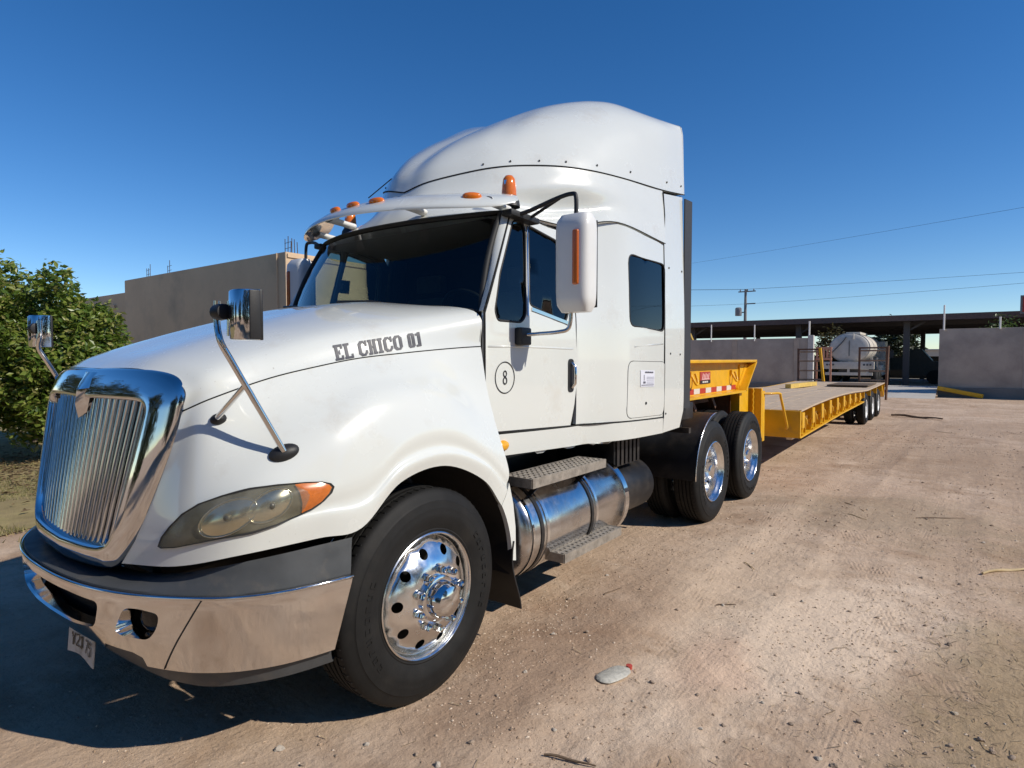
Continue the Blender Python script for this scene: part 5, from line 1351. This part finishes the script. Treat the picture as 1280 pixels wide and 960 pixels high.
# low far building and tree line beyond
fb = MB().box(-6, 12, 120, 126, 0, 3.1).build('far_building', mat('far_beige', (.45, .41, .34), .9)); tag(fb, 'low beige building with pale roof far beyond the shed', 'building')
MB().box(-6.3, 12.3, 119.7, 126.3, 3.1, 3.3).build('roof', mat('far_roof', (.40, .38, .36), .8), fb)
# ================================================================== plants
CIT = leafmat('citrus_leaves', [(.06, .11, .016), (.11, .18, .026), (.17, .24, .036), (.25, .30, .055), (.40, .36, .13)], .34, .4)
DARKL = leafmat('dark_tree_leaves', [(.018, .03, .010), (.03, .045, .014), (.05, .06, .02)], .5, .3)
BARK = mat('bark', (.10, .075, .055), .9, var=.3, vscale=12, bump=.4, bscale=40)
def leafy(nl, blobs, size, seed, shell=.55):
    r = random.Random(seed); m = MB()
    vol = [b[3]*b[4]*b[5] for b in blobs]; tot = sum(vol)
    for b, vv in zip(blobs, vol):
        for _ in range(int(nl*vv/tot)):
            d = Vector((r.gauss(0, 1), r.gauss(0, 1), r.gauss(0, 1))).normalized(); k = r.uniform(shell, 1.0)**.6
            lump = 1+.20*math.sin(d.x*7+seed+b[0])*math.sin(d.y*6+b[1])+.16*math.sin(d.z*9+d.x*5+seed)
            p = Vector((b[0]+d.x*b[3]*k*lump, b[1]+d.y*b[4]*k*lump, b[2]+d.z*b[5]*k*lump))
            if p.z < .08: continue
            s = size*r.uniform(.6, 1.35)
            t = Vector((r.gauss(0, 1), r.gauss(0, 1), r.gauss(-.2, .6))).normalized()
            n = (d*.7+Vector((r.gauss(0, .7), r.gauss(0, .7), r.gauss(.3, .7)))).normalized()
            w = t.cross(n); 
            if w.length < .1: continue
            w.normalize(); n = w.cross(t)
            i = len(m.v)
            m.v += [tuple(p), tuple(p+t*s*.5+w*s*.24+n*s*.07), tuple(p+t*s), tuple(p+t*s*.5-w*s*.24+n*s*.07)]
            m.f += [(i, i+1, i+2), (i, i+2, i+3)]
    return m
def shrub(name, lab, cat, x, y, h, rad, nl, size, leafm, seed, group=None, trunk=.35, stems=5):
    t = thing(name, lab, cat, (x, y, 0), group); r = random.Random(seed)
    blobs = [(x, y, h*.52, rad*.92, rad*.92, h*.42)]
    for k in range(9):
        a = r.uniform(0, 6.28); q = r.uniform(.35, .75)*rad; z = r.uniform(.25, .86)*h; s = r.uniform(.26, .42)*rad
        blobs.append((x+q*math.cos(a), y+q*math.sin(a), z, s, s, s*r.uniform(.8, 1.2)))
    for k in range(6):
        a = r.uniform(0, 6.28); q = r.uniform(.1, .6)*rad; blobs.append((x+q*math.cos(a), y+q*math.sin(a), h*r.uniform(.90, 1.02), rad*.16, rad*.16, rad*.30))
    for k in range(16):
        a = r.uniform(0, 6.28); z = r.uniform(.3, 1.0)*h; q = rad*(1.0-.35*abs(z/h-.5)*2)*r.uniform(.85, 1.02); blobs.append((x+q*math.cos(a), y+q*math.sin(a), z, rad*.13, rad*.13, rad*.20))
    leafy(nl, blobs, size, seed).build('crown', leafm, t, smooth=0, recalc=False)
    tr = MB()
    tr.tube([(x, y, -.05), (x+.03, y, trunk), (x, y+.05, h*.55)], [.09, .07, .04], 8)
    tr.build('trunk', BARK, t, smooth=60)
    for k in range(stems):
        a = r.uniform(0, 6.28); MB().tube([(x, y, trunk*r.uniform(.6, 1.4)), (x+.35*rad*math.cos(a), y+.35*rad*math.sin(a), h*.45), (x+.62*rad*math.cos(a), y+.62*rad*math.sin(a), h*.74)], [.045, .03, .012], 6).build('limb', BARK, t, smooth=60)
    return t
shrub('citrus_shrub', 'dense light green citrus shrub between the house and the truck grille', 'shrub', -8.75, 1.55, 2.9, .92, 22000, .11, CIT, 3)
shrub('citrus_shrub', 'taller citrus shrub reaching out of the picture beside the lawn', 'shrub', -9.6, .25, 3.4, 1.0, 20000, .115, CIT, 11)
shrub('citrus_shrub', 'citrus shrub standing half behind the dense light green one', 'shrub', -11.6, 1.9, 3.0, 1.0, 9000, .13, CIT, 17)
# trees beyond the gateway and the wall
shrub('broadleaf_tree', 'dark tree standing behind the shed to the right of the water tank', 'tree', -2.2, 66, 5.2, 2.2, 3500, .4, DARKL, 23, None, 1.2)
shrub('broadleaf_tree', 'olive tree showing between the gate post and the water tank', 'tree', -3.2, 38.5, 3.4, .95, 2500, .2, leafmat('olive_leaves', [(.05, .045, .015), (.09, .075, .02), (.13, .10, .03)]), 29, None, 1.2)
c = atY(1262, 404, 34)
shrub('hedge_bush', 'bright green bush rising above the right yard wall', 'bush', c[0], 34.2, 3.35, 1.5, 5000, .16, leafmat('bright_leaves', [(.05, .09, .02), (.09, .14, .03), (.13, .17, .04)]), 31, None, .6)
# trees on the near side of the yard, seen only in the chrome
YT = [(9.0, -7.0, 6.5, 'leafy tree across the yard reflected in the grille chrome'), (13, -2.5, 7.0, 'broad leafy tree across the yard beside the reflected one'), (4.5, -11.5, 6.0, 'leafy tree across the yard straight ahead of the truck'), (16, 4.0, 6.5, 'leafy tree across the yard level with the drive wheels'),
      (-4.0, -10.5, 5.5, 'leafy tree on the far corner of the lawn ahead of the grille'), (-9.5, -7.0, 5.5, 'leafy tree on the lawn past the taller citrus shrub'), (-15, -4.5, 6.0, 'leafy tree at the back of the lawn near the house')]
for k, (x, y, h, lab) in enumerate(YT):
    shrub('yard_tree', lab, 'tree', x, y, h, h*.46, 7000, .28, DARKL, 40+k, 'trees around the yard outside the view', 1.0)
# weeds and leaf litter
lit = MB(); r = random.Random(5)
for i in range(1500):
    x, y = r.gauss(-8.0, 1.2), r.gauss(1.0, 1.0); a = r.uniform(0, 6.28); s = r.uniform(.03, .08); z = .03+r.uniform(0, .02); b0 = len(lit.v)
    lit.v += [(x, y, z), (x+s*math.cos(a)+.3*s*math.sin(a), y+s*math.sin(a), z+.015), (x+1.6*s*math.cos(a), y+1.6*s*math.sin(a), z), (x+s*math.cos(a)-.3*s*math.sin(a), y+s*math.sin(a)+.3*s, z+.01)]; lit.f += [(b0, b0+1, b0+2), (b0, b0+2, b0+3)]
kind(lit.build('leaf_litter', leafmat('dry_leaves', [(.09, .06, .03), (.18, .12, .06), (.28, .2, .11)], .8, .1), None, smooth=0, recalc=False), 'stuff')
# ================================================================== things on the ground
STONE = mat('stone', (.33, .25, .185), .9, var=.35, vscale=14, bump=.3, bscale=60)
STONE2 = mat('pale_stone', (.46, .40, .33), .9, var=.25, vscale=14, bump=.3, bscale=60)
def stone_mesh(seed, m):
    r = random.Random(seed); bm = bmesh.new(); bmesh.ops.create_icosphere(bm, subdivisions=2, radius=1)
    ph = [r.uniform(0, 6.28) for _ in range(6)]
    for v in bm.verts:
        d = v.co.normalized(); k = 1+.22*math.sin(d.x*3.1+ph[0])*math.sin(d.y*2.7+ph[1])+.15*math.sin(d.z*4+ph[2]+d.x*2)+.06*math.sin(d.y*9+ph[3])
        v.co = Vector((d.x*k*1.0, d.y*k*.78, d.z*k*.55))
    me = bpy.data.meshes.new('stone'); bm.to_mesh(me); bm.free(); me.materials.append(m)
    return me
SMS = [stone_mesh(i, STONE if i % 3 else STONE2) for i in range(6)]
pxs = [(547,958),(590,930),(640,915),(695,912),(738,948),(757,862),(790,876),(815,850),(870,868),(877,912),(906,905),(895,861),(955,878),(990,905),(1002,864),(1025,950),(1045,958),(1075,902),(1133,913),(1158,940),(1172,905),(1195,890),(1225,925),(1240,940),(1255,905),(1186,931),(1266,948),(905,752),(925,728),(968,742),(1003,752),(1060,764),(1098,768),(1120,812),(1158,780),(1185,805),(1210,790),(720,772),(712,745),(690,790),(668,812),(735,790),(655,840),(620,870),(600,895),(760,718),(800,735),(846,760),(940,690),(980,676),(1040,700),(1105,690),(1150,720),(1200,730),(1085,640),(1010,650),(1160,650),(1230,680),(960,640),(1050,610),(460,930),(520,945),(420,945),(350,935),(380,955)]
rs = random.Random(12)
for i, (px, py) in enumerate(pxs):
    p = atZ(px+rs.uniform(-2, 2), py+rs.uniform(-2, 2), 0.0); s = rs.uniform(.008, .017)*(1.25 if i % 7 == 0 else 1)
    o = bpy.data.objects.new('stone', SMS[i % 6]); COL.objects.link(o)
    o.location = (p[0], p[1], float(gz(p[0], p[1]))+s*.25); o.scale = (s, s, s); o.rotation_euler = (rs.uniform(-.3, .3), rs.uniform(-.3, .3), rs.uniform(0, 6.28))
    tag(o, 'small pale loose stone lying on the open dirt beside the truck' if i % 6 % 3 == 0 else 'small brown loose stone lying on the open dirt beside the truck', 'stone', 'pale loose stones on the dirt' if i % 6 % 3 == 0 else 'brown loose stones on the dirt')
# gravel and crumbs: too many to count
gm = MB(); r = np.random.default_rng(3); base = []
for k in range(8):
    t = [Vector((r.normal(), r.normal(), r.normal())).normalized() for _ in range(1)]
oct_ = [(1, 0, 0), (0, 1, 0), (-1, 0, 0), (0, -1, 0), (0, 0, 1), (0, 0, -1)]; of = [(0, 1, 4), (1, 2, 4), (2, 3, 4), (3, 0, 4), (1, 0, 5), (2, 1, 5), (3, 2, 5), (0, 3, 5)]
def scatter(n, xr, yr, smin, smax, dens_seed=None):
    out = MB()
    X = r.uniform(*xr, n); Y = r.uniform(*yr, n); Z = gz(X, Y); D = vnoise(X*1.1, Y*1.1, dens_seed) if dens_seed else np.ones(n)
    for x, y, z, d in zip(X, Y, Z, D):
        if d < r.uniform(.25, .75): continue
        s = smin+(smax-smin)*r.random()**3.5; a = r.uniform(0, 6.28); c, sn = math.cos(a), math.sin(a); e = r.uniform(.55, 1, 3); b0 = len(out.v)
        for (u, v, w) in oct_:
            u *= s*e[0]*r.uniform(.8, 1.2); v *= s*e[1]*r.uniform(.8, 1.2); w *= s*.6*e[2]
            out.v.append((x+u*c-v*sn, y+u*sn+v*c, z+w+s*.12))
        out.f += [tuple(b0+i for i in f) for f in of]
    return out
g1 = scatter(23000, (.3, 5.0), (-2.0, 5.0), .0025, .013, 21); g1.add(scatter(12000, (.5, 9), (4, 16), .005, .026, 22)); g1.add(scatter(7000, (.85, 2.1), (-.2, 3.0), .003, .013, 26)); g1.add(scatter(2500, (-2.5, 1.5), (-2.5, -.9), .003, .012, 24))
g1.v = [(a, b_, c_) for a, b_, c_ in g1.v]
GRAV = leafmat('gravel_grains', [(.26, .18, .12), (.38, .27, .185), (.48, .36, .255), (.64, .52, .40)], .9, 0)
kind(g1.build('gravel', GRAV, None, smooth=0, recalc=False), 'stuff')
# straw and bark bits
st = MB(); rr = random.Random(8)
for i in range(1700):
    if i < 1100: x, y = rr.gauss(3.55, .45), rr.gauss(1.7, 1.0)
    else: x, y = rr.uniform(.9, 7), rr.uniform(-1.5, 12)
    a = rr.uniform(0, 6.28); L_ = rr.uniform(.012, .07); w = rr.uniform(.0008, .0025); z = float(gz(x, y))+.003; dx, dy = math.cos(a), math.sin(a); b0 = len(st.v)
    st.v += [(x-dy*w, y+dx*w, z), (x+dy*w, y-dx*w, z), (x+dx*L_+dy*w, y+dy*L_-dx*w, z+.006), (x+dx*L_-dy*w, y+dy*L_+dx*w, z+.006)]; st.f.append((b0, b0+1, b0+2, b0+3))
kind(st.build('straw_bits', leafmat('straw', [(.17, .12, .07), (.32, .24, .14), (.50, .39, .25)], .8, .1), None, smooth=0, recalc=False), 'stuff')
# flattened bottle
p = atZ(767, 843, 0); q1, q2 = atZ(750, 852, 0), atZ(786, 835, 0)
ax_ = Vector(q2-q1); L2 = ax_.length/2; ax_.normalize(); sd_ = Vector((-ax_.y, ax_.x, 0)); c = Vector((p[0], p[1], float(gz(p[0], p[1]))+.012))
fb_ = thing('crushed_bottle', 'flattened whitish plastic bottle with red cap lying on the dirt', 'bottle', tuple(c))
rows = []
for t, k in ((-1, .05), (-.95, .45), (-.75, .85), (-.3, 1.0), (.3, 1.0), (.7, .82), (.92, .45), (1.0, .2)):
    rows.append([tuple(c+ax_*t*L2+sd_*(.060*k*math.cos(a))+Vector((0, 0, .012*k*math.sin(a)*(1+.3*math.sin(t*9+a*2))))) for a in np.linspace(0, 2*math.pi, 16, endpoint=False)])
MB().grid(rows, close=True).ngon(rows[0]).ngon(rows[-1]).build('body', mat('milky_plastic', (.46, .44, .38), .4, var=.25, vscale=40, bump=.3, bscale=50), fb_, smooth=70)
e = c+ax_*(L2+.012); MB().lathe([(-.01, .002), (-.01, .016), (.01, .017), (.012, .002)], tuple(e), 'z', 14).build('cap', mat('red_plastic', (.45, .06, .045), .5), fb_, smooth=40)
# twigs, dry palm leaflet, root
def twig(pa, pb, rad, lab, m, nm='twig', cat='twig', group=None, bend=.03):
    a = Vector(atZ(*pa, 0)); b_ = Vector(atZ(*pb, 0)); a.z = float(gz(a.x, a.y))+rad*.8; b_.z = float(gz(b_.x, b_.y))+rad*.8
    n = Vector((-(b_-a).y, (b_-a).x, 0)).normalized(); L_ = (b_-a).length
    P_ = [a.lerp(b_, t)+n*bend*L_*math.sin(t*5)+Vector((0, 0, rad*.5*math.sin(t*9)+rad*.4)) for t in np.linspace(0, 1, 9)]
    return tag(MB().tube(P_, [rad*(.6+.4*math.sin(math.pi*min(1, t+.15))) for t in np.linspace(0, 1, 9)], 6).build(nm, m, None, smooth=60), lab, cat, group)
TWG = mat('dry_twig', (.16, .11, .07), .9, var=.3); TWGP = mat('pale_twig', (.50, .38, .21), .8, var=.2)
twig((1228, 718), (1300, 708), .012, 'long pale dry palm stalk lying on the dirt', TWGP, 'palm_stalk', 'palm stalk')
twig((1114, 520), (1180, 525), .035, 'thick dark root half buried in the dirt beyond the trailer wheels', TWG, 'tree_root', 'root', None, .05)
twig((680, 942), (745, 957), .006, 'thin bent brown twig on the dirt beside the loose stones', TWG)
G = 'short twigs scattered on the dirt'
for pa, pb in (((1056, 628), (1082, 640)), ((1060, 643), (1084, 650)), ((1145, 648), (1205, 648)), ((930, 700), (944, 709)), ((895, 752), (920, 752)), ((1170, 540), (1196, 542)), ((755, 742), (775, 733))):
    twig(pa, pb, .0045, 'short dry twig lying on the open dirt', TWG if pa[0] % 2 else TWGP, 'twig', 'twig', G)
